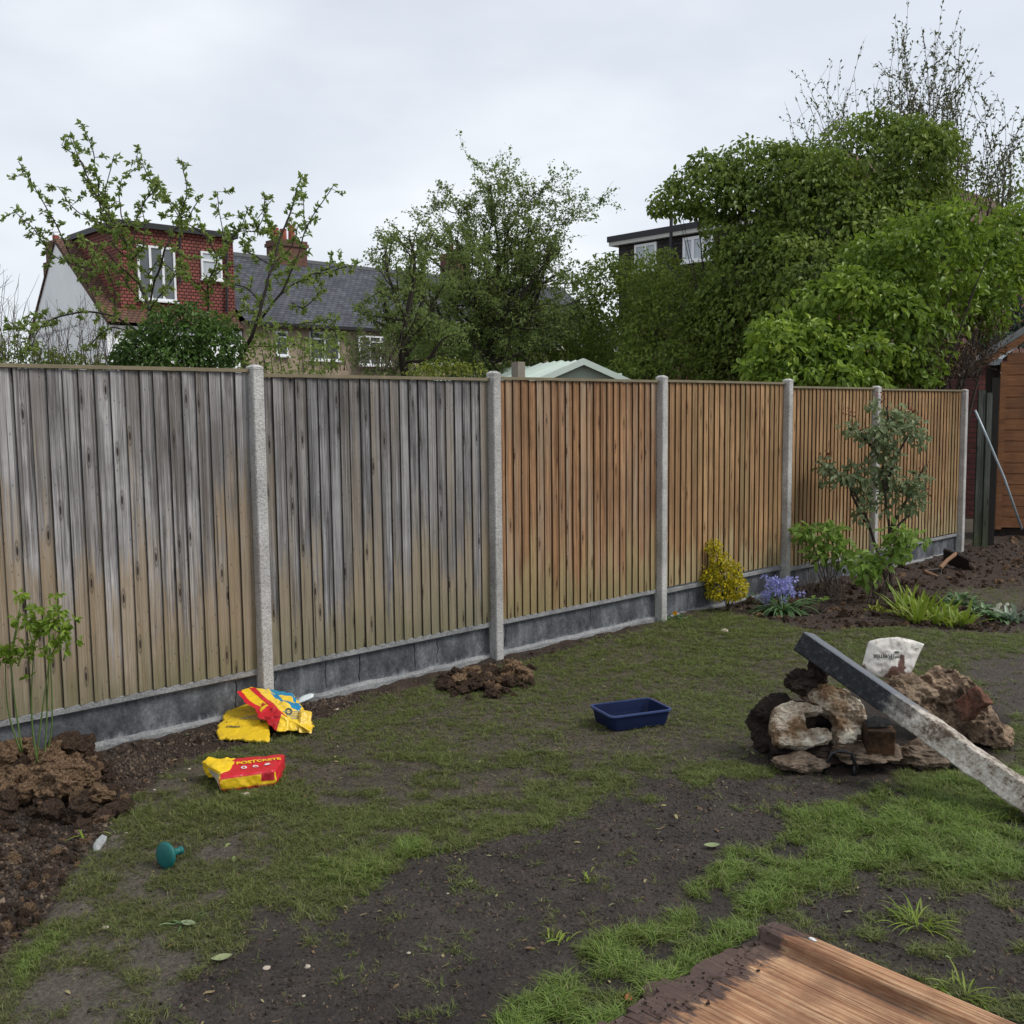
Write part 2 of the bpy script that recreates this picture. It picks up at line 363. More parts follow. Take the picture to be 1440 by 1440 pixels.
gm.bump(gm.math('ADD', gm.math('ADD', gm.math('MULTIPLY', n_f, 1.3), gm.math('MULTIPLY', n_m, 1.0)), gm.math('MULTIPLY', vd, -.7)), 1.0, .022)
gm.fin(mulc, gm.ramp(n_m, [(.35, .62), (.6, .88)]), .35)
mb = MB(); mb.add(GP.reshape(-1, 3), Q=Qs)
ground = link('ground', mesh_from('ground', mb, gm.m, smooth=True, colr=c.reshape(-1, 3)))
tag(ground, 'muddy garden lawn with worn dark soil patches and dug beds', None, None, 'structure')

# ------------------------------------------------------------------ scattering of uncountable stuff
def scatter(name, protos, P, rot, scl, idx_, tint, label, cat):
    coll = bpy.data.collections.new(name + '_kinds')
    for me in protos:
        coll.objects.link(bpy.data.objects.new(me.name, me))
    me = bpy.data.meshes.new(name); me.vertices.add(len(P)); me.vertices.foreach_set('co', np.asarray(P, np.float32).ravel())
    for nm, ty, pr_, arr in (('rot', 'FLOAT_VECTOR', 'vector', rot), ('scl', 'FLOAT_VECTOR', 'vector', scl), ('pick', 'INT', 'value', idx_), ('tint', 'FLOAT', 'value', tint)):
        a = me.attributes.new(nm, ty, 'POINT'); a.data.foreach_set(pr_, np.asarray(arr, np.int32 if ty == 'INT' else np.float32).ravel())
    me.update(); o = link(name, me); tag(o, label, cat, None, 'stuff')
    ng = bpy.data.node_groups.new(name + '_nodes', 'GeometryNodeTree')
    ng.interface.new_socket('Geometry', in_out='INPUT', socket_type='NodeSocketGeometry'); ng.interface.new_socket('Geometry', in_out='OUTPUT', socket_type='NodeSocketGeometry')
    gi = ng.nodes.new('NodeGroupInput'); go = ng.nodes.new('NodeGroupOutput'); io = ng.nodes.new('GeometryNodeInstanceOnPoints'); ci = ng.nodes.new('GeometryNodeCollectionInfo')
    ci.inputs['Collection'].default_value = coll; ci.inputs['Separate Children'].default_value = True; ci.inputs['Reset Children'].default_value = True
    def na(n, t):
        q = ng.nodes.new('GeometryNodeInputNamedAttribute'); q.data_type = t; q.inputs['Name'].default_value = n; return [s for s in q.outputs if s.enabled and s.name == 'Attribute'][0]
    l = ng.links; l.new(gi.outputs[0], io.inputs['Points']); l.new(ci.outputs[0], io.inputs['Instance']); io.inputs['Pick Instance'].default_value = True
    l.new(na('pick', 'INT'), io.inputs['Instance Index']); l.new(na('rot', 'FLOAT_VECTOR'), io.inputs['Rotation']); l.new(na('scl', 'FLOAT_VECTOR'), io.inputs['Scale'])
    l.new(io.outputs[0], go.inputs[0])
    md = o.modifiers.new('scatter', 'NODES'); md.node_group = ng
    return o
grm = Mat('grass_blade'); ti = grm.attr('tint', 'INSTANCER'); rn = grm.attr('rnd')
gcol = grm.ramp(ti, [(0, (.105, .105, .042)), (.35, (.160, .180, .050)), (.7, (.160, .215, .046)), (1, (.185, .275, .052))])
gcol = grm.mix(grm.ramp(rn, [(.0, .55), (.7, 0.0)]), gcol, (.035, .055, .02)); gcol = grm.mix(grm.ramp(rn, [(.93, 0.0), (.97, .8)]), gcol, (.26, .23, .12))
grm.fin(gcol, .5, .3); tr = grm.node('ShaderNodeBsdfTranslucent'); grm.L.new(gcol, tr.inputs[0]); ms = grm.node('ShaderNodeMixShader'); ms.inputs[0].default_value = .3
grm.L.new(grm.b.outputs[0], ms.inputs[1]); grm.L.new(tr.outputs[0], ms.inputs[2]); grm.L.new(ms.outputs[0], grm.out.inputs[0])
def tuft(n, hgt, spread, lean, seed):
    r = random.Random(seed); mb = MB()
    for _ in range(n):
        a = r.uniform(0, 6.28); d = r.random() ** .6 * spread; b = np.array([math.cos(a) * d, math.sin(a) * d, -.004]); h = hgt * r.uniform(.5, 1.1)
        dr = r.uniform(0, 6.28); ln = h * lean * r.uniform(.3, 2.0); D = np.array([math.cos(dr), math.sin(dr), 0]); S = np.array([-D[1], D[0], 0]) * r.uniform(.0012, .0022)
        p1 = b + D * ln * .3 + np.array([0, 0, h * .6]); p2 = b + D * ln + np.array([0, 0, h * r.uniform(.75, 1)])
        mb.add([b - S, b + S, p1 + S * .8, p1 - S * .8, p2], [[3, 2, 4]], [[0, 1, 2, 3]], a=r.random())
    return mesh_from('tuft', mb, grm.m, attr=True)
tufts = [tuft(11, .032, .018, .8, 1), tuft(12, .038, .02, 1.1, 2), tuft(9, .026, .02, 1.5, 3), tuft(14, .048, .02, .8, 4), tuft(12, .06, .018, .9, 5), tuft(8, .02, .022, 1.8, 6)]
DOOR = [(1085, 1296), (1500, 1465), (1500, 1600), (800, 1500), (895, 1430)]
def sample_ground(n, y0, y1, seed):
    r = np.random.default_rng(seed); y = np.sqrt(r.random(n) * (y1 ** 2 - y0 ** 2) + y0 ** 2); x = (r.random(n) * 1.16 - .56) * y
    return np.stack([x, y, np.zeros(n)], -1)
P = np.concatenate([sample_ground(115000, 2.5, 5.2, 1), sample_ground(90000, 5.2, 9, 2), sample_ground(26000, 9, 15, 3)])
z = zones(P); w = P * np.array([1, 1, 0.])
f1 = fbm(w * 2.3, 3, 31) * .5 + .5; f2 = fbm(w * 9, 3, 32) * .5 + .5
lawn = np.clip(.20 + 2.4 * (f1 - .44) + 3.0 * (f2 - .5), 0.03, 1) * np.where(z['py'] < 1100, 1.1, 1)
upper = np.clip((1080 - z['py']) / 90, 0, 1); lawn = np.clip(lawn + upper * .36, 0, 1)
dens = lawn * (1 - .70 * z['tram'] * (1.3 - f2)) 
g3 = inside(z['px'] + (f1 - .5) * 60, z['py'] + (f2 - .5) * 40, [(455, 1215), (500, 1195), (590, 1190), (640, 1215), (615, 1250), (540, 1262), (470, 1250)], 30)
g4 = inside(z['px'] + (f1 - .5) * 50, z['py'] + (f2 - .5) * 30, [(170, 1165), (215, 1140), (300, 1120), (420, 1100), (430, 1140), (300, 1180), (220, 1190)], 30)
g5 = inside(z['px'], z['py'], [(15, 1375), (45, 1325), (90, 1300), (95, 1320), (50, 1360), (20, 1400)], 14)
dens = np.maximum(dens, g3 * .95); dens = np.maximum(dens, g4 * .7)
dens *= (1 - np.clip(z['bare'] * 1.5 - .8 * np.clip(f2 - .45, 0, 1) * 2 - .1, 0, .985)); dens *= (1 - np.clip(z['bed'] * 1.1, 0, 1)) * (1 - np.clip(z['flow'] * 1.1, 0, 1)) * (1 - .9 * z['mud'])
f4_ = fbm(w * 4.1 + 9, 3, 37) * .5 + .5; dens = np.maximum(dens, z['neg'] * np.clip(.42 + 4.6 * (f2 - .5) + 3.4 * (f4_ - .5), .03, .85)); dens = np.where(z['rb'] > .15, np.maximum(dens * (1 - z['rb']), np.clip((f2 - .52) * 3.4 + (f4_ - .5) * 2, 0, .75)), dens); dens = np.maximum(dens, g5)
edge = (z['bare'] > .5) & (f2 > .66); dens = np.where(edge, np.clip((f2 - .64) * 1.2, 0, .3), dens); dens = np.maximum(dens, z['bare'] * .006)
ex = inside(z['px'], z['py'], DOOR, 1) + inside(z['px'], z['py'], [(828, 990), (925, 980), (946, 997), (940, 1018), (858, 1027)], 1) + inside(z['px'], z['py'], [(1062, 1060), (1100, 990), (1150, 970), (1330, 960), (1420, 1000), (1420, 1050), (1330, 1080), (1200, 1092), (1120, 1085)], 1)
keep = (RNG.random(len(P)) < dens) & (ex < .5) & (z['front'] > .03)
P = P[keep]; z = {k: v[keep] for k, v in z.items()}; f1 = f1[keep]; f2 = f2[keep]; g3 = g3[keep]; g4 = g4[keep]; g5 = g5[keep]
P[:, 2] = zg(P); n = len(P)
lush = np.clip((z['neg'] + g3 * .8 + g4 * .3 + g5) * np.clip(.65 + 1.6 * (f2 - .45), .2, 1.1), 0, 1)
tint = np.clip(.22 + .30 * f1 + .55 * lush + .18 * (f2 - .5) + .12 * np.clip((1080 - z['py']) / 100, 0, 1) - .18 * z['tram'], 0, 1) + RNG.normal(0, .13, n)
pick = np.where(RNG.random(n) < lush * .8, RNG.integers(3, 5, n), RNG.choice([0, 1, 2, 2, 5], n))
s = (RNG.uniform(.5, 1.3, n) * (.60 + .16 * lush) * np.where(g5 > .3, .7, 1) * (1 + np.clip(P[:, 1] - 6, 0, 9) * .09) * np.where(z['rb'] > .4, 1.2, 1))
rot = np.stack([RNG.normal(0, .12, n), RNG.normal(0, .12, n), RNG.uniform(0, 6.28, n)], -1)
scatter('grass', tufts, P, rot, np.stack([s * 1.15, s * 1.15, s], -1), pick, np.clip(tint, 0, 1), 'short patchy grass growing over the muddy lawn', 'grass')
print('tufts', n)
# crumbs of soil
crm = Mat('soil_crumb'); ct = crm.attr('tint', 'INSTANCER')
crm.fin(crm.ramp(ct, [(0, (.020, .015, .013)), (.5, (.060, .044, .034)), (.85, (.14, .095, .062)), (1, (.26, .21, .16))]), .85, .3)
def rock_mesh(name, seed, sub, amp, mat, flat=.7, freq=1.6, smooth=False, size=1.0, stretch=(1, 1, 1), cuts=3):
    bm = bmesh.new(); bmesh.ops.create_icosphere(bm, subdivisions=sub, radius=1.0)
    V = np.array([v.co[:] for v in bm.verts]); Fs = [[v.index for v in f.verts] for f in bm.faces]; bm.free()
    r = np.random.default_rng(seed)
    for _ in range(cuts):
        d = nrm(r.normal(size=3)); lim = r.uniform(.5, .8); t = V @ d; V = V - np.outer(np.maximum(t - lim, 0), d) * .9
    V = V * (1 + amp * fbm(V * freq + seed, 4, seed)[:, None] + amp * .45 * np.abs(fbm(V * freq * 3 + seed, 2, seed + 3))[:, None])
    V = V * np.asarray(stretch) * size; V[:, 2] *= flat
    mb = MB(); mb.add(V, Fs, a=0.5); return mesh_from(name, mb, mat, smooth=smooth)
crumbs = [rock_mesh('crumb', 100 + i, 1, 1.1, crm.m, .7, 1.9) for i in range(5)]
P = np.concatenate([sample_ground(170000, 2.5, 6.5, 11), sample_ground(30000, 6.5, 15, 12)]); z = zones(P); w = P * np.array([1, 1, 0.])
f2 = fbm(w * 5, 3, 41) * .5 + .5
d = np.clip(z['bed'] * (.2 + 1.3 * (f2 - .3)), 0, 1) + np.clip(z['flow'] * (.3 + 1.3 * (f2 - .3)), 0, 1) + (z['bare'] + z['rb']) * (.25 + 1.3 * np.clip(f2 - .35, 0, 1)) + .06
ex = inside(z['px'], z['py'], DOOR, 1)
keep = (RNG.random(len(P)) < d) & (z['front'] > .05) & (ex < .5); P = P[keep]; bz = z['bed'][keep] + z['flow'][keep]; P[:, 2] = zg(P); n = len(P)
s = np.minimum(RNG.lognormal(-5.2, .5, n) * np.where(bz > .5, 1.25, .52), .0125) * (1 + np.clip(P[:, 1] - 6, 0, 9) * .12)
scatter('soil_crumbs', crumbs, P, RNG.uniform(0, 6.28, (n, 3)), np.stack([s, s, s], -1), RNG.integers(0, 5, n), np.where(bz > .5, RNG.beta(2, 2.6, n), RNG.beta(1.3, 3, n)), 'crumbs of dug brown soil strewn over the beds', 'soil')
print('crumbs', n)
ltm = Mat('litter'); lt_ = ltm.attr('tint', 'INSTANCER'); ltm.fin(ltm.ramp(lt_, [(0, (.06, .035, .02)), (.4, (.17, .11, .06)), (.7, (.26, .22, .11)), (1, (.16, .22, .08))]), .75, .2)
def bit(k):
    r = random.Random(k); mb = MB(); n_ = 5; ln = 1.; w_ = r.choice((.07, .10, .34, .42)); V = []
    for j in range(n_): t = j / (n_ - 1); ww = w_ * math.sin(.25 + t * 2.6); V += [(t - .5, -ww * .5, .10 * math.sin(t * 5 + k)), (t - .5, ww * .5, .10 * math.sin(t * 5 + k + .6))]
    mb.add(V, Q=[[2 * j, 2 * j + 1, 2 * j + 3, 2 * j + 2] for j in range(n_ - 1)]); return mesh_from('litter_bit', mb, ltm.m)
bits = [bit(k) for k in range(7)]
P = np.concatenate([sample_ground(2600, 2.5, 5.5, 21), sample_ground(1500, 5.5, 11, 22)]); z = zones(P); k_ = (z['front'] > .08) & (inside(z['px'], z['py'], DOOR, 1) < .5) & (inside(z['px'], z['py'], RUB, 1) < .5); P = P[k_]; P[:, 2] = zg(P) + .006; n = len(P)
s = np.minimum(RNG.lognormal(-4.15, .45, n), .035); scatter('lawn_litter', bits, P, np.stack([RNG.normal(0, .3, n), RNG.normal(0, .3, n), RNG.uniform(0, 6.28, n)], -1), np.stack([s, s, s], -1), RNG.integers(0, 7, n), RNG.random(n), 'bits of straw, dead grass and torn leaf strewn over the lawn', 'litter')
# ------------------------------------------------------------------ the fence
M_grey = board_mat('weathered_grey_wood', (.105, .097, .092), (.62, .60, .60), (.24, .175, .10), (.035, .026, .022), footh=.85, gr=.45, streak=(.14, .115, .095))
M_dgrey = board_mat('dark_grey_wood', (.055, .050, .050), (.40, .39, .39), (.24, .19, .12), (.028, .022, .018), footh=.60, gr=.4, streak=(.27, .22, .16))
M_or = board_mat('brown_treated_wood', (.15, .075, .036), (.52, .29, .145), (.28, .215, .11), (.06, .028, .015), footh=.50, gr=.35, streak=(.42, .35, .26))
M_or2 = board_mat('tan_treated_wood', (.20, .110, .052), (.60, .365, .18), (.32, .25, .14), (.075, .035, .018), footh=.35, gr=.2, streak=(.20, .155, .075))
M_edge_g = plain('sawn_edge_shade_grey', (.050, .042, .034), .95, .5, 14, .002, .1)  # sawn edges coloured dark, with the shade between boards put into the tone
M_edge_o = plain('sawn_edge_shade_brown', (.075, .042, .020), .95, .5, 14, .002, .1)
M_cap = plain('capping_wood', (.20, .17, .11), .85, .4, 10, .003, .2)
M_post = concrete_mat('post_concrete', (.24, .23, .215), (.60, .585, .56), .8, .005)
M_rec = Mat('gravel_board_face'); _v = M_rec.co(); _z = M_rec.sep(_v)[2]
_f = M_rec.noise(M_rec.co((1, 1, .6)), 7, 6, .72); _g = M_rec.noise(_v, 55, 3, .7)
_c = M_rec.ramp(M_rec.math('ADD', M_rec.math('MULTIPLY', _f, .75), M_rec.math('MULTIPLY', _g, .3)), [(.38, (.030, .032, .037)), (.53, (.085, .090, .10)), (.62, (.14, .148, .16)), (.75, (.28, .29, .31))])
_e = M_rec.ramp(M_rec.math('ADD', M_rec.math('MULTIPLY', _z, -9), M_rec.math('MULTIPLY', M_rec.noise(M_rec.co((6, 6, 1.2)), 3, 5, .75), 1.5)), [(.30, 0.0), (.62, .62)])
_c = M_rec.mix(_e, _c, (.33, .34, .35)); M_rec.bump(M_rec.math('ADD', _g, _f), .5, .004); M_rec = M_rec.fin(_c, .72, .35)
M_rim = concrete_mat('gravel_board_rim', (.11, .112, .115), (.36, .36, .36), .5, .004)
M_crack = plain('crack_dark', (.012, .012, .012), .95, .1, 5, 0, 0)

fence = thing('garden_fence', 'long featheredge timber fence, two grey bays then four brown bays, between concrete posts', 'fence', FP0)
fence.rotation_euler = (0, 0, TH)
def lbuild(name, mb, mats, parent, loc=(0, 0, 0), **k):
    o = link(name, mesh_from(name, mb, mats, **k), parent); o.location = loc; return o
# posts
pm = []
for i, t in enumerate(POST_T):
    hz = 2.07 if i < 6 else 2.05
    mb = MB(); hw, hd, ch = .036, .040, .006
    ring = [(-hw + ch, -hd), (hw - ch, -hd), (hw, -hd + ch), (hw, hd - ch), (hw - ch, hd), (-hw + ch, hd), (-hw, hd - ch), (-hw, -hd + ch)]
    zs = [(-.35, 1), (.4, 1), (.9, 1), (1.4, 1), (hz - .030, 1), (hz - .028, 1.05), (hz - .015, 1.05), (hz, .45)]
    V = []; 
    for zz, k in zs: V += [(x * k, y * k - .012, zz) for x, y in ring]
    V = np.array(V); V = V + fbm(V * 9 + i * 7, 2, i)[:, None] * .002
    n = 8; Q = [[a * n + b, a * n + (b + 1) % n, (a + 1) * n + (b + 1) % n, (a + 1) * n + b] for a in range(len(zs) - 1) for b in range(n)]
    c0 = (len(zs) - 1) * n; mb.add(V, [[c0, c0 + 1, c0 + 2], [c0, c0 + 2, c0 + 3], [c0, c0 + 3, c0 + 4], [c0, c0 + 4, c0 + 5], [c0, c0 + 5, c0 + 6], [c0, c0 + 6, c0 + 7]], Q)
    o = lbuild('concrete_post', mb, M_post, fence, (t, -.02, -.05 if i > 4 else 0))
    if i == 6: o.rotation_euler = (0, math.radians(-.5), 0)
PTOP = [2.045, 2.02, 2.03, 2.035, 2.03, 2.02]
LBL = ['silver grey weathered panel', 'dark grey weathered panel', 'reddish brown panel with pale streaks', 'tan brown panel', 'tan brown panel behind the rose', 'tan brown panel at the far end']
MATS = [M_grey, M_dgrey, M_or, M_or2, M_or2, M_or2]
for i in range(6):
    a, b = POST_T[i] + .036, POST_T[i + 1] - .036; Lx = b - a; off = -.03 if i > 3 else 0
    gt = .272 if i < 4 else .262
    # gravel board
    y0, y1 = -.018, .012
    prof = [(-.02, -.14), (y0, -.14), (y0, .020), (y0 + .008, .030), (y1, .036), (y1, gt - .046), (y0 + .006, gt - .038), (y0, gt - .032), (y0, gt - .003), (y0 + .004, gt), (.045, gt), (.045, -.14)]
    nx = 46; X = np.linspace(0, Lx, nx); mb = MB()
    pv = np.array(prof); V = np.zeros((nx, len(prof), 3)); V[:, :, 0] = X[:, None]; V[:, :, 1] = pv[None, :, 0]; V[:, :, 2] = pv[None, :, 1]
    jit = fbm(np.stack([V[..., 0] * 7, V[..., 2] * 20 + i * 5, V[..., 1] * 0], -1), 3, i)
    V[:, 2:5, 2] += jit[:, 2:5] * .012 ; V[:, 2:5, 1] += jit[:, 2:5] * .003; V[:, 7:10, 1] += jit[:, 7:10] * .003
    m_ = len(prof)
    for k in range(m_ - 1):
        Q = [[q * m_ + k, (q + 1) * m_ + k, (q + 1) * m_ + k + 1, q * m_ + k + 1] for q in range(nx - 1)]
        mb.T.append(np.zeros((0, 3), int)); mb.mt.append(np.zeros(0)); mb.Q.append(np.array(Q)); mb.mq.append(np.full(len(Q), 0 if k in (4,) else 1))
    mb.V.append(V.reshape(-1, 3)); mb.A.append(np.full(nx * m_, .5)); mb.n = nx * m_
    gb = lbuild('gravel_board', mb, [M_rec, M_rim], fence, (a, 0, -.045 if i > 3 else (-.02 if i == 3 else 0)))
    cr_ = {0: [1.72], 1: [.06, .42, .68, 1.12, 1.32], 2: [.10, 1.02], 3: [.42], 4: [.7], 5: []}[i]
    for cx in cr_:
        mb = MB(); r = random.Random(int(cx * 100) + i); zz = gt - .048; x = cx; L_ = []; lo = .054 if r.random() < .7 else .12
        while zz > lo: L_.append((x, zz, r.uniform(.0012, .0034))); x += r.uniform(-.006, .006); zz -= .014
        V = [];
        for q in L_: V += [(q[0] - q[2], y1 - .0015, q[1]), (q[0] + q[2], y1 - .0015, q[1])]
        mb.add(V, Q=[[2 * q, 2 * q + 1, 2 * q + 3, 2 * q + 2] for q in range(len(L_) - 1)]); lbuild('crack', mb, M_crack, gb)
    # panel
    pn = thing('fence_panel', None, None, (a, 0, gt + .002 + off)); pn.parent = fence; pn['label'] = LBL[i]
    H = PTOP[i] - gt - .022; npb = 23 if Lx > 1.6 else 21
    if Lx > 2: npb = 26
    pitch = (Lx - .016) / npb
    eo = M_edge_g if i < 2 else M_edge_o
    meshes = []
    for q in range(5):
        w_ = pitch * 1.20; tk, tn = .0205, .007; nz = 9; V = []; zz = np.linspace(0, H, nz); r = random.Random(i * 9 + q); bow = r.uniform(-.0025, .0025)
        for z0 in zz:
            dx = bow * math.sin(z0 / H * 3.1); V += [(dx, -tk, z0), (dx + .003, -tk - .0012, z0), (w_ + dx, -tn, z0), (w_ + dx, 0, z0), (dx, 0, z0)]
        V = np.array(V); V[:, 1] -= .001; mbb = MB()
        mbb.add(V, Q=[[k * 5 + j, k * 5 + j + 1, (k + 1) * 5 + j + 1, (k + 1) * 5 + j] for k in range(nz - 1) for j in (0, 1, 2)])
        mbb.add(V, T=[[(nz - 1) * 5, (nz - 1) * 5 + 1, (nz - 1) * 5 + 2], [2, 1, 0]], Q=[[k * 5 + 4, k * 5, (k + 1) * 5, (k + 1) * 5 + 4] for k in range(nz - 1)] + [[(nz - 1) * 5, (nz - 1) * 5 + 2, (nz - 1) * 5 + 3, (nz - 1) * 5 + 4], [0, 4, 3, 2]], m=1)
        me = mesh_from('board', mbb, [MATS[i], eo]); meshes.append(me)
    for q in range(npb):
        o = link('board', meshes[random.randrange(5)], pn)
        o.location = (.008 + pitch * q + random.uniform(-.0025, .0025), -.0006 * (q % 2) + random.uniform(-.0015, .0015), -random.uniform(0, .004)); o.rotation_euler = (0, random.uniform(-.0016, .0016), 0)
    mb = MB(); mb.box((Lx / 2, -.004, H + .011), (Lx / 2 - .001, .030, .010)); lbuild('capping_rail', mb, M_cap, pn)
    for zz in (.12, H * .5, H - .15): mb = MB(); mb.box((Lx / 2, .030, zz), (Lx / 2 - .002, .022, .035)); lbuild('arris_rail', mb, M_cap, pn)

# ------------------------------------------------------------------ loose things on the lawn
def text_mesh(s, size, bold=0.0):
    cu = bpy.data.curves.new('t', 'FONT'); cu.body = s; cu.size = size; cu.align_x = 'CENTER'; cu.align_y = 'CENTER'; cu.offset = bold; cu.resolution_u = 3
    o = bpy.data.objects.new('t', cu); COL.objects.link(o); dg = bpy.context.evaluated_depsgraph_get(); me = bpy.data.meshes.new_from_object(o.evaluated_get(dg))
    bpy.data.objects.remove(o); bm = bmesh.new(); bm.from_mesh(me); bmesh.ops.triangulate(bm, faces=bm.faces)
    bmesh.ops.subdivide_edges(bm, edges=[e_ for e_ in bm.edges if e_.calc_length() > size * .12], cuts=2); bmesh.ops.triangulate(bm, faces=bm.faces)
    V = np.array([v.co[:] for v in bm.verts]); T = [[v.index for v in f.verts] for f in bm.faces]; bm.free(); bpy.data.meshes.remove(me); return V, T
def vcmat(name, rough=.35, spec=.5, bd=.002, dirt=(.10, .08, .06), da=.3):
    m = Mat(name); a = m.attr('tone', out='Color'); v = m.co(); f = m.noise(v, 22, 5, .7)
    col = m.mix(m.math('MULTIPLY', m.ramp(f, [(.5, 0.0), (.7, 1.0)]), da), a, dirt); cr_ = m.voro(m.co((1, 1, 1)), 26, 'SMOOTH_F1')
    m.bump(m.math('ADD', m.noise(v, 30, 3, .6), m.math('MULTIPLY', cr_, .6)), .6, bd * 3); return m.fin(col, rough, spec)
M_bag = vcmat('printed_plastic'); M_bagd = vcmat('dirty_white_plastic', .4, .4, .002, (.16, .11, .08), .8)
RED, YEL, BLU, DRK, WHT = (.56, .015, .025), (.80, .52, .015), (.01, .21, .42), (.05, .05, .03), (.75, .74, .70)

def crumpled(Pt, amp, freq, seed):
    a = 1 - np.abs(fbm(Pt * freq + seed, 3, seed)) * 2.6; b = fbm(Pt * freq * .5 + seed, 2, seed + 5)
    return amp * (a * .75 + b * 1.1)
def bag_box(name, C, colf, n=(64, 44, 18), amp=.012, parent=None, seed=1, mat=None, freq=11.):
    """crumpled box-shaped sack from its eight corners; faces coloured by print"""
    C = np.asarray(C, float).reshape(2, 2, 2, 3)   # [u][v][w]
    def tri(u, v, w_):
        r = 0
        for a in (0, 1):
            for b in (0, 1):
                for c_ in (0, 1):
                    k = (u if a else 1 - u) * (v if b else 1 - v) * (w_ if c_ else 1 - w_); r = r + k[..., None] * C[a, b, c_]
        return r
    cen = C.reshape(-1, 3).mean(0); mb = MB(); cols = []; warp = {}
    for fi, (ax_, val) in enumerate(((2, 1), (2, 0), (1, 0), (1, 1), (0, 0), (0, 1))):
        o_ = [k for k in (0, 1, 2) if k != ax_]; na, nb = n[o_[0]], n[o_[1]]
        A, B = np.meshgrid(np.linspace(0, 1, na), np.linspace(0, 1, nb), indexing='ij'); co = [None] * 3; co[ax_] = np.full_like(A, val); co[o_[0]] = A; co[o_[1]] = B
        P_ = tri(*co); u_, v_, w_ = co
        # puff out / round the edges
        uu, vv_, ww = u_ * 2 - 1, v_ * 2 - 1, w_ * 2 - 1
        edge = ((np.abs(uu) > .86).astype(float) * (np.abs(uu) - .86) + (np.abs(vv_) > .86) * (np.abs(vv_) - .86) + (np.abs(ww) > .8) * (np.abs(ww) - .8) * .7)
        P_ = P_ + (cen - P_) * (edge * .28)[..., None]
        d = crumpled(P_, amp, freq, seed); P_ = P_ + nrm(P_ - cen) * d[..., None]
        ID = np.arange(na * nb).reshape(na, nb); Q = np.stack([ID[:-1, :-1], ID[1:, :-1], ID[1:, 1:], ID[:-1, 1:]], -1).reshape(-1, 4)
        mb.add(P_.reshape(-1, 3), Q=Q); cols.append(np.array([colf(fi, x, y) for x, y in zip(A.ravel(), B.ravel())]))
    return build(name, mb, mat or M_bag, parent, smooth=True, colr=np.concatenate(cols)), (lambda fi, a, b: None)
def surf_point(o, P_, up_=(0, 0, 1), lift=.003): ...
def drape(names, V, target, dirn, lift=.0025):
    """lay printed letters on a thing's real surface"""
    from mathutils.bvhtree import BVHTree
    me = target.data; base = wloc(target); vs = [Vector(v.co[:]) for v in me.vertices]; bt = BVHTree.FromPolygons(vs, [tuple(p.vertices) for p in me.polygons])
    d = Vector(dirn).normalized(); outp = []
    for p in V:
        q = Vector(p - base) - d * .3; h = bt.ray_cast(q, d, 1.0)
        outp.append((np.array(h[0]) - np.array(d) * lift + base) if h[0] is not None else p)
    return np.array(outp)
def print_on(target, s, size, center, right, upv, dirn, mat, bold=0.0, parent=None, name='lettering'):
    V, T = text_mesh(s, size, bold) if isinstance(s, str) else s
    right = nrm(np.array(right)); upv = np.array(upv) - np.dot(upv, right) * right; upv = nrm(upv)
    Pw = np.array(center) + V[:, :1] * right + V[:, 1:2] * upv; Pw = drape(None, Pw, target, dirn, .0045)
    mb = MB(); mb.add(Pw, T); return build(name, mb, mat, parent)
def quadgrid(w_, h_, n=6):
    A, B = np.meshgrid(np.linspace(-w_ / 2, w_ / 2, n), np.linspace(-h_ / 2, h_ / 2, n), indexing='ij'); ID = np.arange(n * n).reshape(n, n); V = np.stack([A, B, A * 0], -1).reshape(-1, 3)
    T = []
    for a in range(n - 1):
        for b in range(n - 1): T += [[ID[a, b], ID[a + 1, b], ID[a + 1, b + 1]], [ID[a, b], ID[a + 1, b + 1], ID[a, b + 1]]]
    return V, T
def disc(r, n=16, r0=0):
    th = np.linspace(0, 6.2832, n, endpoint=False); V = [(math.cos(t) * r, math.sin(t) * r, 0) for t in th]
    if r0:
        V += [(math.cos(t) * r0, math.sin(t) * r0, 0) for t in th]; T = []
        for i in range(n): j = (i + 1) % n; T += [[i, j, n + j], [i, n + j, n + i]]
    else: V.append((0, 0, 0)); T = [[i, (i + 1) % n, n] for i in range(n)]
    return np.array(V, float), T
M_py = plain('print_yellow', YEL, .4, .1, 10, 0); M_pd = plain('print_dark', (.06, .07, .06), .5, .1, 10, 0); M_pw = plain('print_white', (.7, .62, .6), .5, .1, 10, 0); M_pg = plain('print_grey', (.30, .30, .26), .5, .1, 10, 0); M_pr = plain('print_red', (.35, .01, .02), .5, .1, 10, 0)

# red and yellow sack lying in front
def cA(fi, a, b):
    if fi == 0: # top: u across, v back
        if a < .05 and b > .5: return YEL
        return RED
    if fi == 2: # front gusset: u, w
        if .22 < b < .88 and a > .03: return (.42, .02, .03) if (a > .72 and a < .96 and b > .38) else YEL
        return RED
    if fi == 4: return (.6, .55, .42) if b < .7 else YEL
    return RED
def gz(px, py): p = gpt(px, py); return p
B0 = G(306, 1119); B1 = G(392, 1109); hgt = .095
bk = nrm(np.array([.06, 1, 0])); dv = .235
C8 = np.array([[[B0, B0 + (.0, .0, hgt * .80)], [B0 + bk * dv + (-.02, 0, .015), B0 + bk * dv + (-.015, 0, hgt * .95)]], [[B1, B1 + (0, 0, hgt * .9)], [B1 + bk * dv + (-.03, 0, 0.01), B1 + bk * dv + (-.03, 0, hgt * .9)]]])
C8 = C8 + np.array([0, 0, float(zg(B0)) + .004])
rs = thing('cement_sack', 'red sack with a yellow end strip lying alone on the grass nearest the camera', 'sack', (B0 + B1) / 2)
body, _ = bag_box('sack_body', C8, cA, amp=.011, parent=rs, seed=3, freq=10.)
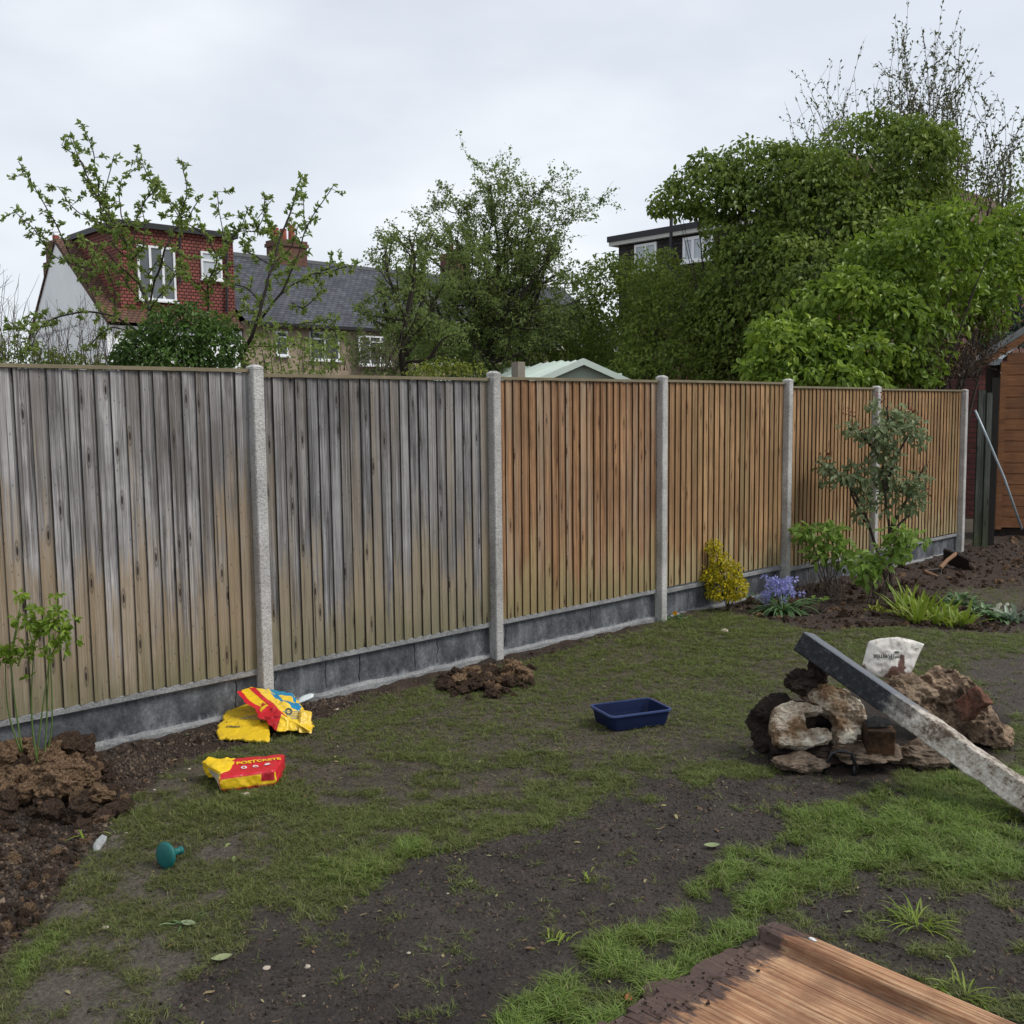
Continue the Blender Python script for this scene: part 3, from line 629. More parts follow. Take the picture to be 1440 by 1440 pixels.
tc_ = C8[:, :, 1].mean((0, 1)); rt = nrm(B1 - B0)
print_on(body, 'POSTCRETE', .040, tc_ + bk * .035 + rt * .016, rt, bk, (0, 0, -1), M_py, .0014, rs)
for k, dx in enumerate((-.055, .0, .055)):
    print_on(body, disc(.014, 14, 0 if k == 2 else .007), 0, tc_ - bk * .025 + rt * (dx + .02), rt, bk, (0, 0, -1), M_pw, 0, rs, 'emblem')
fc = (C8[0, 0].mean(0) + C8[1, 0].mean(0)) / 2
for k in range(2):
    print_on(body, quadgrid(.09 - .02 * k, .004), 0, fc + rt * -.075 + np.array([0, 0, .006 - .014 * k]), rt, (0, 0, 1), -np.cross(rt, (0, 0, 1)) * -1, M_pd, 0, rs, 'print_line')
# torn open yellow mouth on its left
mb = MB(); cols = []
Pc = [gpt(284, 1083) + (0, 0, .03), C8[0, 0, 0], C8[0, 1, 0] + (0, 0, .0), gpt(286, 1066) + (0, 0, .07), C8[0, 0, 1], C8[0, 1, 1]]
C2 = np.array([[[W(292, 1090, B0[1] + .16), W(285, 1072, B0[1] + .16)], [W(296, 1080, B0[1] + .21), W(292, 1063, B0[1] + .21)]], [[C8[0, 0, 0] + rt * .012 + bk * .03, C8[0, 0, 1] + rt * .03 + bk * .03], [C8[0, 1, 0] + rt * .02, C8[0, 1, 1] + rt * .03]]])
bag_box('open_end', C2, lambda fi, a, b: (.55, .50, .38) if (fi == 2 and b < .8 and a > .25) else YEL, (30, 18, 14), .016, rs, 9, None, 18.)

# flat yellow sack
q = [gpt(305, 1043), gpt(381, 1047), gpt(375, 1000), gpt(322, 1000)]
C8 = np.array([[[q[0], q[0] + (0, 0, .014)], [q[3], q[3] + (0, 0, .07)]], [[q[1], q[1] + (0, 0, .016)], [q[2], q[2] + (0, 0, .09)]]]) + np.array([0, 0, .004])
fy = thing('plastic_sack', 'flat empty yellow sack lying under the red and yellow one by the post', 'sack', q[0])
body, _ = bag_box('sack_body', C8, lambda fi, a, b: (.80, .53, .02), (90, 80, 6), .022, fy, 5, None, 17.)
tcn = C8[:, :, 1].mean((0, 1)); rt = nrm(q[1] - q[0]); bk = nrm(q[3] - q[0])
print_on(body, 'clean', .042, tcn - bk * .15 - rt * .06, rt, bk, (0, 0, -1), M_pd, .001, fy)
for k in range(4): print_on(body, quadgrid(.15 - .02 * k, .006), 0, tcn + bk * (-.035 + .02 * k) + rt * .04, rt, bk, (0, 0, -1), M_pg, 0, fy, 'print_line')
print_on(body, disc(.022, 18, .012), 0, tcn + bk * -.05 + rt * .12, rt, bk, (0, 0, -1), M_pd, 0, fy, 'emblem')
# red and yellow sack leaning on it
Yb = 5.62
a0, a1 = W(331, 985, 5.86), W(388, 1031, 5.50)          # lower edge of the gusset
b0, b1 = W(352, 966, 5.92), W(396, 1004, 5.60)          # upper edge of the gusset
a0 = W(331, 971, 5.84)
f0, f1_ = W(412, 975, 5.92), W(437, 1030, 5.50)         # far edge of the printed face
g0, g1 = f0 + np.array([.02, .08, -.10]), f1_ + np.array([.02, .10, -.01])
def cB(fi, a, b):
    # u: along gusset (top-left -> bottom-right), v: gusset -> far edge, w: 0 low/back, 1 printed face
    if fi == 2:   # gusset: a=u b=w
        if b < .34: return RED
        if b > .84: return RED
        if a > .62: return RED
        return (.40, .03, .03) if (.50 < a < .57 and .5 < b < .8) else YEL
    if fi == 0:   # printed face: a=u b=v
        if a > .45 and b < .24 - .1 * (1 - a): return RED
        if b < .12: return RED
        dx, dy = (a - .22) / .26, (b - .72) / .26; rr = math.hypot(dx, dy)
        if .62 < rr < 1.18 and not (dx < -.2 and dy < .2): return BLU
        if a < .14 and b > .45: return (.03, .22, .35)
        return (.82, .56, .05)
    return YEL
C8 = np.array([[[a0, b0], [g0, f0]], [[a1, b1], [g1, f1_]]])
ly = thing('cement_sack', 'yellow sack with red gusset and blue swirl propped on the flat yellow one', 'sack', q[1])
body, _ = bag_box('sack_body', C8, cB, (90, 80, 26), .024, ly, 13, None, 15.)
rt = nrm(f1_ - b1); upv = nrm(b0 - b1); nn = nrm(np.cross(rt, upv)); cen = (b1 + f1_ + b0 + f0) / 4
vd_ = nrm(cen - O)
print_on(body, disc(.021, 18, .011), 0, cen - upv * .115 - rt * .03, (1, 0, 0), (0, 0, 1), vd_, M_pd, 0, ly, 'emblem')
for k in range(5): print_on(body, quadgrid(.10 - .01 * (k % 2), .004), 0, cen + upv * (-.115 + .026 * k) + rt * .055, (1, 0, .0), (0, 0, 1), vd_, M_pg, 0, ly, 'print_line')
fl = W(430, 1010, 5.58); C2 = np.array([[[W(418, 1024, 5.60), W(420, 1030, 5.52)], [W(422, 1000, 5.70), W(424, 1002, 5.62)]], [[W(436, 1026, 5.62), W(438, 1031, 5.56)], [W(437, 1000, 5.74), W(439, 1003, 5.68)]]])
bag_box('folded_corner', C2, lambda fi, a, b: (.74, .50, .06), (22, 22, 8), .014, ly, 21, None, 18.)

# blue tray
M_tray = plain('navy_plastic', (.008, .015, .052), .5, .3, 8, .0015, .25); M_tray_l = plain('scuffed_navy_rim', (.035, .06, .16), .42, .2, 8, .001, .5)
zr = .100 + float(zg(G(890, 1005))); R4 = np.array([G(826, 991.6, zr), G(861, 1008.5, zr), G(946, 997.5, zr), G(914, 980.5, zr)])
e1 = (R4[2] - R4[1] + R4[3] - R4[0]) / 2; e2 = (R4[0] - R4[1] + R4[3] - R4[2]) / 2; ctr = R4.mean(0)
def trl(s, dz, rc, nn_=6):
    o_ = []
    for (sx, sy) in ((-1, -1), (1, -1), (1, 1), (-1, 1)):
        for k in range(nn_):
            an = math.atan2(sy, sx) + math.radians(-45 + 90 * k / (nn_ - 1)); hx, hy = np.linalg.norm(e1) / 2 * s - rc, np.linalg.norm(e2) / 2 * s - rc
            o_.append(ctr + nrm(e1) * (sx * hx + rc * math.cos(an)) + nrm(e2) * (sy * hy + rc * math.sin(an)) + np.array([0, 0, dz]))
    return np.array(o_)
tr_ = thing('seed_tray', 'dark blue empty plastic tray standing on the lawn', 'tray', ctr - (0, 0, .092))
def rings(name, L_, mat, parent, cap0=None, cap1=None, smooth=False):
    n = len(L_[0]); V = np.concatenate(L_); Q = [[a * n + b, a * n + (b + 1) % n, (a + 1) * n + (b + 1) % n, (a + 1) * n + b] for a in range(len(L_) - 1) for b in range(n)]; T = []
    if cap0: V = np.concatenate([V, [L_[0].mean(0)]]); T += [[len(V) - 1, (b + 1) % n, b] for b in range(n)]
    if cap1: V = np.concatenate([V, [L_[-1].mean(0)]]); c_ = (len(L_) - 1) * n; T += [[len(V) - 1, c_ + b, c_ + (b + 1) % n] for b in range(n)]
    mb = MB(); mb.add(V, T, Q); return build(name, mb, mat, parent, smooth=smooth)
rings('tray_body', [trl(.86, -.088, .03), trl(.90, -.06, .03), trl(.95, -.004, .03), trl(.945, -.004, .03), trl(.885, -.06, .028), trl(.85, -.082, .028)], M_tray, tr_, True, True)
rings('rim', [trl(.952, -.010, .03), trl(1.0, -.010, .034), trl(1.005, -.004, .034), trl(.995, .002, .034), trl(.945, .002, .03), trl(.945, -.008, .03)], M_tray_l, tr_)

# watering can rose
M_teal = plain('teal_plastic', (.006, .115, .105), .5, .2, 20, .0015, .4)
cR = gpt(233, 1221); ax_ = nrm(np.array([.50, .84, -.10])); side = nrm(np.cross(ax_, (0, 0, 1))); upx = np.cross(side, ax_)
wr = thing('watering_can_rose', 'teal green plastic sprinkler rose lying on its side on muddy grass', 'sprinkler', cR)
cc_ = cR + np.array([0, 0, .052])
def lring(d, r, n=28): th = np.linspace(0, 6.2832, n, endpoint=False); return cc_ + ax_ * d + (np.cos(th)[:, None] * side + np.sin(th)[:, None] * upx) * r
rings('rose_cone', [lring(-.013, .010), lring(-.011, .030), lring(-.006, .046), lring(0, .053), lring(.005, .053), lring(.010, .049), lring(.030, .026), lring(.042, .016)], M_teal, wr, True, False, True)
rings('neck', [lring(.040, .015, 16), lring(.052, .0135, 16), lring(.070, .013, 16), lring(.071, .016, 16), lring(.082, .016, 16), lring(.082, .012, 16), lring(.06, .011, 16)], M_teal, wr, False, True, True)
mb = MB()
for rr_, nh in ((.012, 6), (.022, 12), (.032, 18), (.042, 24)):
    for k in range(nh):
        t = 6.2832 * k / nh; p = cc_ + ax_ * (-.0145 + rr_ * .12) + (math.cos(t) * side + math.sin(t) * upx) * rr_
        mb.tube([p, p + ax_ * .003], .0016, 5)
build('spray_holes', mb, plain('hole_dark', (.004, .05, .05), .6, .1, 5, 0), wr)['kind'] = 'stuff'

# crumpled scraps
def sheet(name, outline, P0, nv, thick, colf, label, cat, amp=.006, seed=1, mat=None, rings_=14, parent=None, freq=22.):
    P0 = np.asarray(P0, float); nv = nrm(nv); pts = np.array([(lambda d: O + d * (((P0 - O) @ nv) / (d @ nv)))(ray(*p)) for p in outline])
    px = np.array(outline, float); M_ = 72; seg = np.linspace(0, len(pts), M_, endpoint=False); i0 = seg.astype(int); f = (seg - i0)[:, None]
    ring = pts[i0] * (1 - f) + pts[(i0 + 1) % len(pts)] * f; rpx = px[i0] * (1 - f) + px[(i0 + 1) % len(pts)] * f; c0 = ring.mean(0); cp = rpx.mean(0)
    V = []; C_ = []
    for sgn in (1, -1):
        for k in range(rings_ + 1):
            r = k / rings_; P_ = c0 + (ring - c0) * max(r, 1e-4); q_ = cp + (rpx - cp) * r
            h = thick * math.sqrt(max(0, 1 - r ** 4)) * .5 * sgn; d = crumpled(P_, amp, freq, seed)
            V.append(P_ + nv * (h + d)[:, None] if np.ndim(h + d) else P_ + nv * h); C_ += [colf(*t) for t in q_]
    V = np.concatenate(V); Q = []
    for s_ in (0, 1):
        o_ = s_ * (rings_ + 1) * M_
        for k in range(rings_):
            for j in range(M_):
                a = o_ + k * M_ + j; b = o_ + k * M_ + (j + 1) % M_; Q.append([a, b, b + M_, a + M_] if s_ == 0 else [b, a, a + M_, b + M_])
    mb = MB(); mb.add(V, Q=Q)
    if parent is None:
        o = build(name, mb, mat or M_bagd, None, smooth=True, colr=np.array(C_)); tag(o, label, cat)
    else: o = build(name, mb, mat or M_bagd, parent, smooth=True, colr=np.array(C_))
    return o
p = gpt(140, 1190); sheet('plastic_scrap', [(131, 1198), (130, 1190), (136, 1181), (144, 1174), (151, 1177), (149, 1184), (142, 1193), (137, 1204), (132, 1204)], p + (0, 0, .02), (.1, -.6, .8), .022, lambda x, y: (.30, .31, .30), 'crumpled white plastic scrap at the edge of the dug bed', 'litter', .006, 3)
p = gpt(430, 990); sheet('mortar_flake', [(418, 986), (424, 979), (436, 975), (442, 976), (440, 981), (430, 986), (421, 989)], p + (0, -.02, .03), (.3, -.6, .7), .012, lambda x, y: (.55, .60, .62), 'pale flat flake of mortar against the fence foot beside the sacks', 'debris', .002, 5)

# ------------------------------------------------------------------ rubble heap
def cv(*p): return [(x / 3.512 + 1030, y / 3.512 + 860) for x, y in p]
def crust(name, base, soil, amt=.5, red=None, dark=None):
    m = Mat(name); v = m.co(); f = m.noise(v, 9, 6, .75); g = m.noise(v, 40, 5, .75); k = m.noise(v, 4.5, 5, .7)
    col = m.ramp(m.math('ADD', m.math('MULTIPLY', f, .55), m.math('MULTIPLY', g, .5)), [(.34, tuple(x * .5 for x in base)), (.52, base), (.7, tuple(min(.8, x * 1.35) for x in base))])
    col = m.mix(m.ramp(k, [(.5 - amt * .22, .95), (.52 + .12 * (1 - amt), 0.0)]), col, m.mix(f, tuple(x * .5 for x in soil), soil))
    if dark: col = m.mix(m.ramp(m.noise(v, 6, 4, .7), [(.55, 0.0), (.68, .9)]), col, dark)
    m.bump(m.math('ADD', m.math('MULTIPLY', f, 1.2), g), 1.0, .022); return m.fin(col, .85, .25)
M_conc = crust('soiled_concrete', (.66, .58, .47), (.26, .15, .07), .36); M_conc2 = crust('brown_soiled_concrete', (.22, .165, .12), (.14, .085, .05), .7, None, (.03, .022, .018))
M_soilr = crust('wet_soil_lump', (.040, .028, .022), (.025, .018, .014), .5); M_brick_l = crust('old_red_brick', (.22, .095, .065), (.15, .095, .065), .85)
def remesh(mb, voxel, amp, freq, seed, smooth_it=3, fine=.3):
    me = mesh_from('tmp', mb, []) if False else None
    V = np.concatenate(mb.V); Fs = [list(map(int, t)) for T in mb.T for t in T] + [list(map(int, q_)) for Q_ in mb.Q for q_ in Q_]
    me = bpy.data.meshes.new('tmp'); me.from_pydata(V.tolist(), [], Fs); me.update(); bm = bmesh.new(); bm.from_mesh(me); bmesh.ops.recalc_face_normals(bm, faces=bm.faces); bm.to_mesh(me); bm.free()
    o = bpy.data.objects.new('tmp', me); COL.objects.link(o); r = o.modifiers.new('r', 'REMESH'); r.mode = 'VOXEL'; r.voxel_size = voxel
    s_ = o.modifiers.new('s', 'SMOOTH'); s_.iterations = smooth_it; s_.factor = .6
    dg = bpy.context.evaluated_depsgraph_get(); dg.update(); m2 = bpy.data.meshes.new_from_object(o.evaluated_get(dg)); n = len(m2.vertices)
    V = np.zeros(n * 3, np.float32); m2.vertices.foreach_get('co', V); V = V.reshape(-1, 3).astype(float); Nn = np.array([v.normal[:] for v in m2.vertices])
    V = V + Nn * ((fbm(V * freq, 3, seed) * amp - np.abs(fbm(V * freq * 3, 3, seed + 4)) * amp * fine * 2)[:, None])
    Fq = [list(p_.vertices) for p_ in m2.polygons]; bpy.data.objects.remove(o); bpy.data.meshes.remove(m2)
    r_ = MB(); r_.add(V, [f for f in Fq if len(f) == 3], [f for f in Fq if len(f) == 4]); return r_
def prism(poly_px, P0, nv, depth):
    nv = nrm(nv); P0 = np.asarray(P0); pts = np.array([(lambda d: O + d * (((P0 - O) @ nv) / (d @ nv)))(ray(*p_)) for p_ in poly_px]); n = len(pts)
    bm = bmesh.new(); a = [bm.verts.new(p_) for p_ in pts]; b = [bm.verts.new(p_ - nv * depth) for p_ in pts]; bm.faces.new(a); bm.faces.new(b[::-1])
    for i in range(n): bm.faces.new((a[i], b[i], b[(i + 1) % n], a[(i + 1) % n]))
    bmesh.ops.triangulate(bm, faces=bm.faces); bm.verts.index_update(); mb = MB(); mb.add([v.co[:] for v in bm.verts], [[v.index for v in f.verts] for f in bm.faces]); bm.free(); return mb
nv = (-.10, -.86, .42)
mb = prism(cv((350, 445), (440, 470), (445, 500), (352, 498), (362, 582), (470, 570), (500, 598), (492, 640), (400, 665), (320, 668), (215, 645), (192, 560), (205, 480), (280, 440)), W(1115, 1040, 4.95), nv, .14)
o = build('concrete_lump', remesh(mb, .0065, .022, 14, 3, 3, .45), M_conc, None, smooth=False); tag(o, 'pale curved concrete lump left of the square hole in the rubble', 'rubble')
mb = prism(cv((345, 385), (450, 345), (560, 380), (635, 440), (660, 520), (640, 600), (590, 645), (525, 655), (505, 600), (522, 550), (500, 515), (445, 475), (385, 450)), W(1175, 1010, 5.03), nv, .15)
o = build('concrete_lump', remesh(mb, .0068, .024, 13, 8, 3, .45), M_conc, None, smooth=False); tag(o, 'grey brown rounded concrete lump right of the square hole, under the leaning post', 'rubble')
def rk(name, label, c, wh, Y, seed, mat, dr=.8, sub=4, amp=.35, rz=0, cat='rubble', lift=0, rough_freq=1.6, smooth=True):
    cx, cy = cv(c)[0]; w_, h_ = wh[0] / 3.512 * Y / F / 2, wh[1] / 3.512 * Y / F / 2; me = rock_mesh(name, seed, 5, amp * 1.25, mat, 1, rough_freq, False, 1.0, (w_, (w_ + h_) / 2 * dr, h_)); o = link(name, me)
    o.location = W(cx, cy, Y); o.rotation_euler = (0, 0, rz); return tag(o, label, cat)
rk('flat_stone', 'flat brown stone flush with the soil under the left concrete lump', (345, 735), (260, 100), 4.92, 31, M_conc2, 1.0)
rk('soil_lump', 'dark wet soil lump behind the left end of the rubble', (240, 560), (290, 280), 5.14, 32, M_soilr, .5, 4, .5, 0)
rk('soil_lump', 'small dark root clod on top of the rubble left of the leaning post', (345, 350), (170, 110), 5.13, 33, M_soilr, .8, 4, .6)
rk('soil_lump', 'brown earth clod under the black end of the leaning post', (410, 300), (110, 150), 5.16, 39, M_soilr, .8, 4, .6)
rk('flat_stone', 'dark flat stone below the square wooden block', (670, 690), (330, 90), 4.98, 34, M_conc2, 1.3)
rk('flat_stone', 'wide brown slab lying under the middle of the leaning post', (950, 700), (420, 150), 5.02, 35, M_conc2, .9)
rk('earth_lump', 'dark earth packed low in the middle of the rubble heap', (780, 745), (560, 150), 5.08, 36, M_soilr, .8)
rk('concrete_lump', 'rough brown lump behind the leaning post below the white bag', (850, 400), (250, 200), 5.38, 37, crust('ochre_crust', (.30, .22, .15), (.20, .13, .08), .5), .9, 4, .45)
rk('earth_lump', 'dark hollow earth between the lumps and the wooden block', (600, 600), (260, 200), 5.2, 38, M_soilr, .8)
rk('earth_lump', 'dark earth seen through the square hole of the concrete lumps', (450, 570), (300, 260), 5.30, 41, M_soilr, .8)
rk('earth_lump', 'low dark earth under the left concrete lump and the pot rim', (420, 700), (420, 110), 5.06, 42, M_soilr, .8)
mb = prism(cv((885, 345), (950, 300), (1010, 265), (1100, 285), (1195, 345), (1260, 410), (1280, 480), (1330, 540), (1388, 590), (1375, 650), (1290, 670), (1180, 655), (1090, 620), (1000, 560), (930, 470)), W(1350, 990, 5.32), (-.35, -.80, .45), .24)
o = build('concrete_chunk', remesh(mb, .0085, .060, 7, 15, 2, .55), crust('brick_crust', (.38, .27, .18), (.13, .085, .06), .55, None, (.05, .035, .028)), None, smooth=False); tag(o, 'large jagged chunk of old masonry at the right of the rubble heap', 'rubble')
cb_ = W(*cv((1210, 470))[0], 5.10); Rz = np.array(Euler((.75, .25, .5)).to_matrix()); mb = MB(); mb.box(cb_ + (0, .05, 0), (.036, .055, .085), Rz); mb = remesh(mb, .006, .022, 12, 5, 3, .5)
o = build('brick', mb, M_brick_l, None, smooth=True); tag(o, 'broken red brick stuck in the masonry chunk at the right', 'brick')
# timber block
M_tim = crust('wet_block_wood', (.10, .052, .026), (.022, .014, .010), .6)
c_ = W(*cv((738, 640))[0], 4.90); Rz = np.array(Euler((.10, 0, -.12)).to_matrix()); mb = MB(); mb.box(c_ + (0, .05, 0), (.066, .075, .066), Rz); mb = remesh(mb, .006, .004, 25, 6, 2); o = build('wooden_block', mb, M_tim, None, smooth=True); tag(o, 'short square block of dark wet timber in the middle of the rubble', 'wood block')
M_blk = plain('black_plastic', (.010, .010, .011), .35, .3, 20, .002, .5)
# thin black cap on block and broken pot
pts = [W(*q_, 4.86) for q_ in cv((520, 690), (490, 700), (462, 760), (452, 800), (480, 822), (550, 838), (600, 815), (615, 770), (600, 735), (590, 700), (540, 690))]
pts = np.array(pts + [pts[0]]); mb = MB(); mb.tube(pts, .009, 6); mb.tube(pts[5:9] + (0, .03, .01), .007, 6); mb.tube([pts[6], pts[7] + (0, .02, 0), pts[8] + (0.01, .04, 0)], .016, 6)
o = build('plastic_hoop', mb, M_blk, None, smooth=True); tag(o, 'black broken plastic pot rim at the foot of the rubble', 'pot rim')
P_ = cv((650, 540), (700, 515), (770, 530), (800, 560), (740, 572), (665, 570)); sheet('plastic_sheet', P_, W(*cv((730, 548))[0], 4.93), (0, -.45, .9), .01, lambda x, y: (.010, .010, .011), 'black plastic film lying on top of the wooden block', 'plastic sheet', .005, 9, plain('matt_black_film', (.010, .010, .010), .75, .3, 9, .002, .2))
# leaning concrete post
M_beam = Mat('tarred_concrete'); v = M_beam.co(); x_ = M_beam.sep(v)[0]; f = M_beam.noise(v, 6, 5, .7); g = M_beam.noise(v, 45, 5, .75)
t_ = M_beam.ramp(M_beam.math('ADD', M_beam.math('MULTIPLY', x_, 1.6), M_beam.math('MULTIPLY', f, 1.1)), [(1.02 / 2, 0.0), (1.20 / 2, 1.0)])
t_ = M_beam.ramp(M_beam.math('ADD', x_, M_beam.math('MULTIPLY', M_beam.math('SUBTRACT', f, .5), .45)), [(.58, 0.0), (.72, 1.0)])
ca = M_beam.ramp(g, [(.42, (.007, .009, .012)), (.58, (.022, .025, .030)), (.65, (.07, .07, .075)), (.73, (.25, .25, .25))]); cb = M_beam.ramp(M_beam.math('ADD', M_beam.math('MULTIPLY', f, .5), M_beam.math('MULTIPLY', g, .5)), [(.42, (.11, .075, .048)), (.49, (.38, .33, .27)), (.60, (.66, .62, .56))])
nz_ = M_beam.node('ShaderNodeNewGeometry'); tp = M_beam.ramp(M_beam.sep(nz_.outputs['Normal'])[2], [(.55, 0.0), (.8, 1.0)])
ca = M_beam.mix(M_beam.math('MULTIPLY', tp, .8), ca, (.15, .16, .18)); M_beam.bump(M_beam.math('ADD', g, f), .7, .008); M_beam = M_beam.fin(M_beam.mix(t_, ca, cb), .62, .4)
A_ = W(*cv((352, 150))[0], 5.20); Bq = W(1480, 1146, 4.22); dx_ = nrm(Bq - A_); Ln = np.linalg.norm(Bq - A_)
yv = nrm(np.cross((0, 0, 1), dx_)); zv = np.cross(dx_, yv); rx = math.radians(-17); yv2 = yv * math.cos(rx) + zv * math.sin(rx); zv2 = -yv * math.sin(rx) + zv * math.cos(rx)
ns = 60; mb = MB(); V = []; hw = .056
ringq = [(-hw, -hw + .006), (-hw + .006, -hw), (0, -hw), (hw - .006, -hw), (hw, -hw + .006), (hw, 0), (hw, hw - .006), (hw - .006, hw), (0, hw), (-hw + .006, hw), (-hw, hw - .006), (-hw, 0)]
for i in range(ns):
    for (a, b) in ringq: V.append((Ln * i / (ns - 1), a, b))
V = np.array(V); rough_ = np.clip((V[:, 0] - .6) / .15, .12, 1); d = fbm(V * 16, 3, 4) * .007 - np.maximum(fbm(V * 7, 2, 9), .2) * .012 + .0025; V[:, 1:] *= (1 + (d * 1.5 * rough_ / hw))[:, None]
n = 12; Q = [[a * n + b, a * n + (b + 1) % n, (a + 1) * n + (b + 1) % n, (a + 1) * n + b] for a in range(ns - 1) for b in range(n)]; V = np.concatenate([V, [[-.004, 0, 0], [Ln, 0, 0]]])
mb.add(V, [[ns * n, b, (b + 1) % n] for b in range(n)] + [[ns * n + 1, (ns - 1) * n + (b + 1) % n, (ns - 1) * n + b] for b in range(n)], Q)
lp = link('concrete_post', mesh_from('concrete_post', mb, M_beam)); tag(lp, 'broken square post, black at its raised end and pale concrete below, leaning on rubble', 'post')
lp.matrix_world = Matrix(((dx_[0], yv2[0], zv2[0], A_[0]), (dx_[1], yv2[1], zv2[1], A_[1]), (dx_[2], yv2[2], zv2[2], A_[2]), (0, 0, 0, 1)))
# dirty white bag
out_ = [(1212, 937), (1217, 917), (1221, 902), (1237, 898), (1250, 897), (1262, 896), (1283, 900), (1299, 906), (1290, 925), (1283, 943), (1274, 951), (1258, 953), (1238, 952), (1225, 948)]
P0 = W(1255, 925, 5.46); nvb = nrm(np.array([-.12, -.93, .34]))
wb = thing('white_bag', 'dirty white printed bag standing crumpled behind the leaning post', 'bag', W(1255, 960, 5.5))
def cW(x, y):
    nx_ = float(fbm(np.array([x * .13, y * .13, 0.]), 2, 5)) * 9
    if (1246 + nx_ < x < 1273 + nx_ and y > 938 + nx_ * .6) or (1262 < x < 1271 and y > 926 + nx_) or (x < 1221 + nx_ and y > 937 + nx_): return (.13, .06, .04)
    return (.66, .62, .56)
body = sheet('bag_body', out_, P0, nvb, .03, cW, None, None, .010, 17, M_bagd, 22, wb, 12.)
Pt = P0; dd = nrm(Pt - O); rr_ = np.array([1, 0, 0.]); uu_ = nrm(np.cross(rr_, dd)) * -1; uu_ = uu_ if uu_[2] > 0 else -uu_
cc0 = (lambda d: O + d * (((P0 - O) @ nvb) / (d @ nvb)))
print_on(body, '/Remix', .040, cc0(ray(1243, 923.5)), -rr_, -uu_, dd, M_pd, .0006, wb)
print_on(body, quadgrid(.023, .010, 4), 0, cc0(ray(1261, 917)), rr_, uu_, dd, M_pd, 0, wb, 'emblem'); print_on(body, quadgrid(.023, .007, 4), 0, cc0(ray(1261, 924)), rr_, uu_, dd, M_pd, 0, wb, 'emblem')
print_on(body, quadgrid(.022, .008, 4), 0, cc0(ray(1289, 912.5)), rr_, uu_, dd, M_pg, 0, wb, 'emblem')

# ------------------------------------------------------------------ rotting board in the foreground
M_dr = Mat('rotting_plywood'); v = M_dr.co(); sp = M_dr.sep(v); r = M_dr.rand(19.)
gr = M_dr.noise(M_dr.co((1.3, 70, 30), off=M_dr.comb(r, r, r)), 1.5, 6, .7, .4); fi = M_dr.noise(M_dr.co((3, 150, 60), off=M_dr.comb(r, r, r)), 1, 3, .7); bl = M_dr.noise(v, 5, 4, .6)
col = M_dr.ramp(M_dr.math('ADD', M_dr.math('MULTIPLY', gr, .55), M_dr.math('MULTIPLY', fi, .5)), [(.40, (.19, .080, .038)), (.50, (.40, .20, .10)), (.60, (.58, .37, .21))])
col = M_dr.mix(M_dr.ramp(bl, [(.42, .55), (.6, 0.0)]), col, (.15, .065, .035))
xe = M_dr.math('ADD', sp[0], M_dr.math('MULTIPLY', M_dr.math('SUBTRACT', M_dr.noise(M_dr.co((4, 10, 4)), 2, 4, .7), .5), .34))
rot_ = M_dr.ramp(xe, [(.09, 1.0), (.13, 0.0)]); spk = M_dr.ramp(M_dr.noise(v, 22, 4, .7), [(.56, 0.0), (.62, 1.0)])
col = M_dr.mix(M_dr.math('MULTIPLY', rot_, .88), col, M_dr.mix(spk, (.060, .042, .040), (.012, .009, .008)))
groove_shade = M_dr.math('ADD', M_dr.math('ABSOLUTE', M_dr.math('SUBTRACT', M_dr.math('ABSOLUTE', sp[1]), .122)), M_dr.math('MULTIPLY', M_dr.math('SUBTRACT', bl, .5), .035)); col = M_dr.mix(M_dr.ramp(groove_shade, [(.004, .9), (.020, 0.0)]), col, (.035, .020, .013))  # soft dark line painted beside the batten, standing in for the groove's shadow
M_dr.bump(M_dr.math('ADD', gr, M_dr.math('MULTIPLY', fi, .8)), .8, .008); M_dr = M_dr.fin(col, M_dr.ramp(rot_, [(0, .6), (1, .42)]), .35)
zt = .075; c0 = G(1092, 1302, zt); cA_ = G(1440, 1452, zt); cBd = G(893, 1440, zt); ea = nrm(cA_ - c0); eb = np.array([-ea[1] * -1, ea[0] * -1, 0]); eb = nrm(cBd - c0); eb = nrm(eb - ea * (eb @ ea))
dp = thing('rotten_board', 'large rotting brown wooden board with a black decayed end, lying at the bottom right corner', 'wooden board', c0 - (0, 0, zt))
Mw = Matrix(((ea[0], eb[0], 0, dp.location[0]), (ea[1], eb[1], 0, dp.location[1]), (0, 0, 1, 0), (0, 0, 0, 1)))
if np.cross(ea, eb)[2] < 0: pass
dp.matrix_world = Mw if np.cross(ea, eb)[2] > 0 else Matrix(((ea[0], eb[0], 0, dp.location[0]), (ea[1], eb[1], 0, dp.location[1]), (0, 0, 1, 0), (0, 0, 0, 1)))
rr = random.Random(5); yy = .124; k = 0; Lb = 1.5
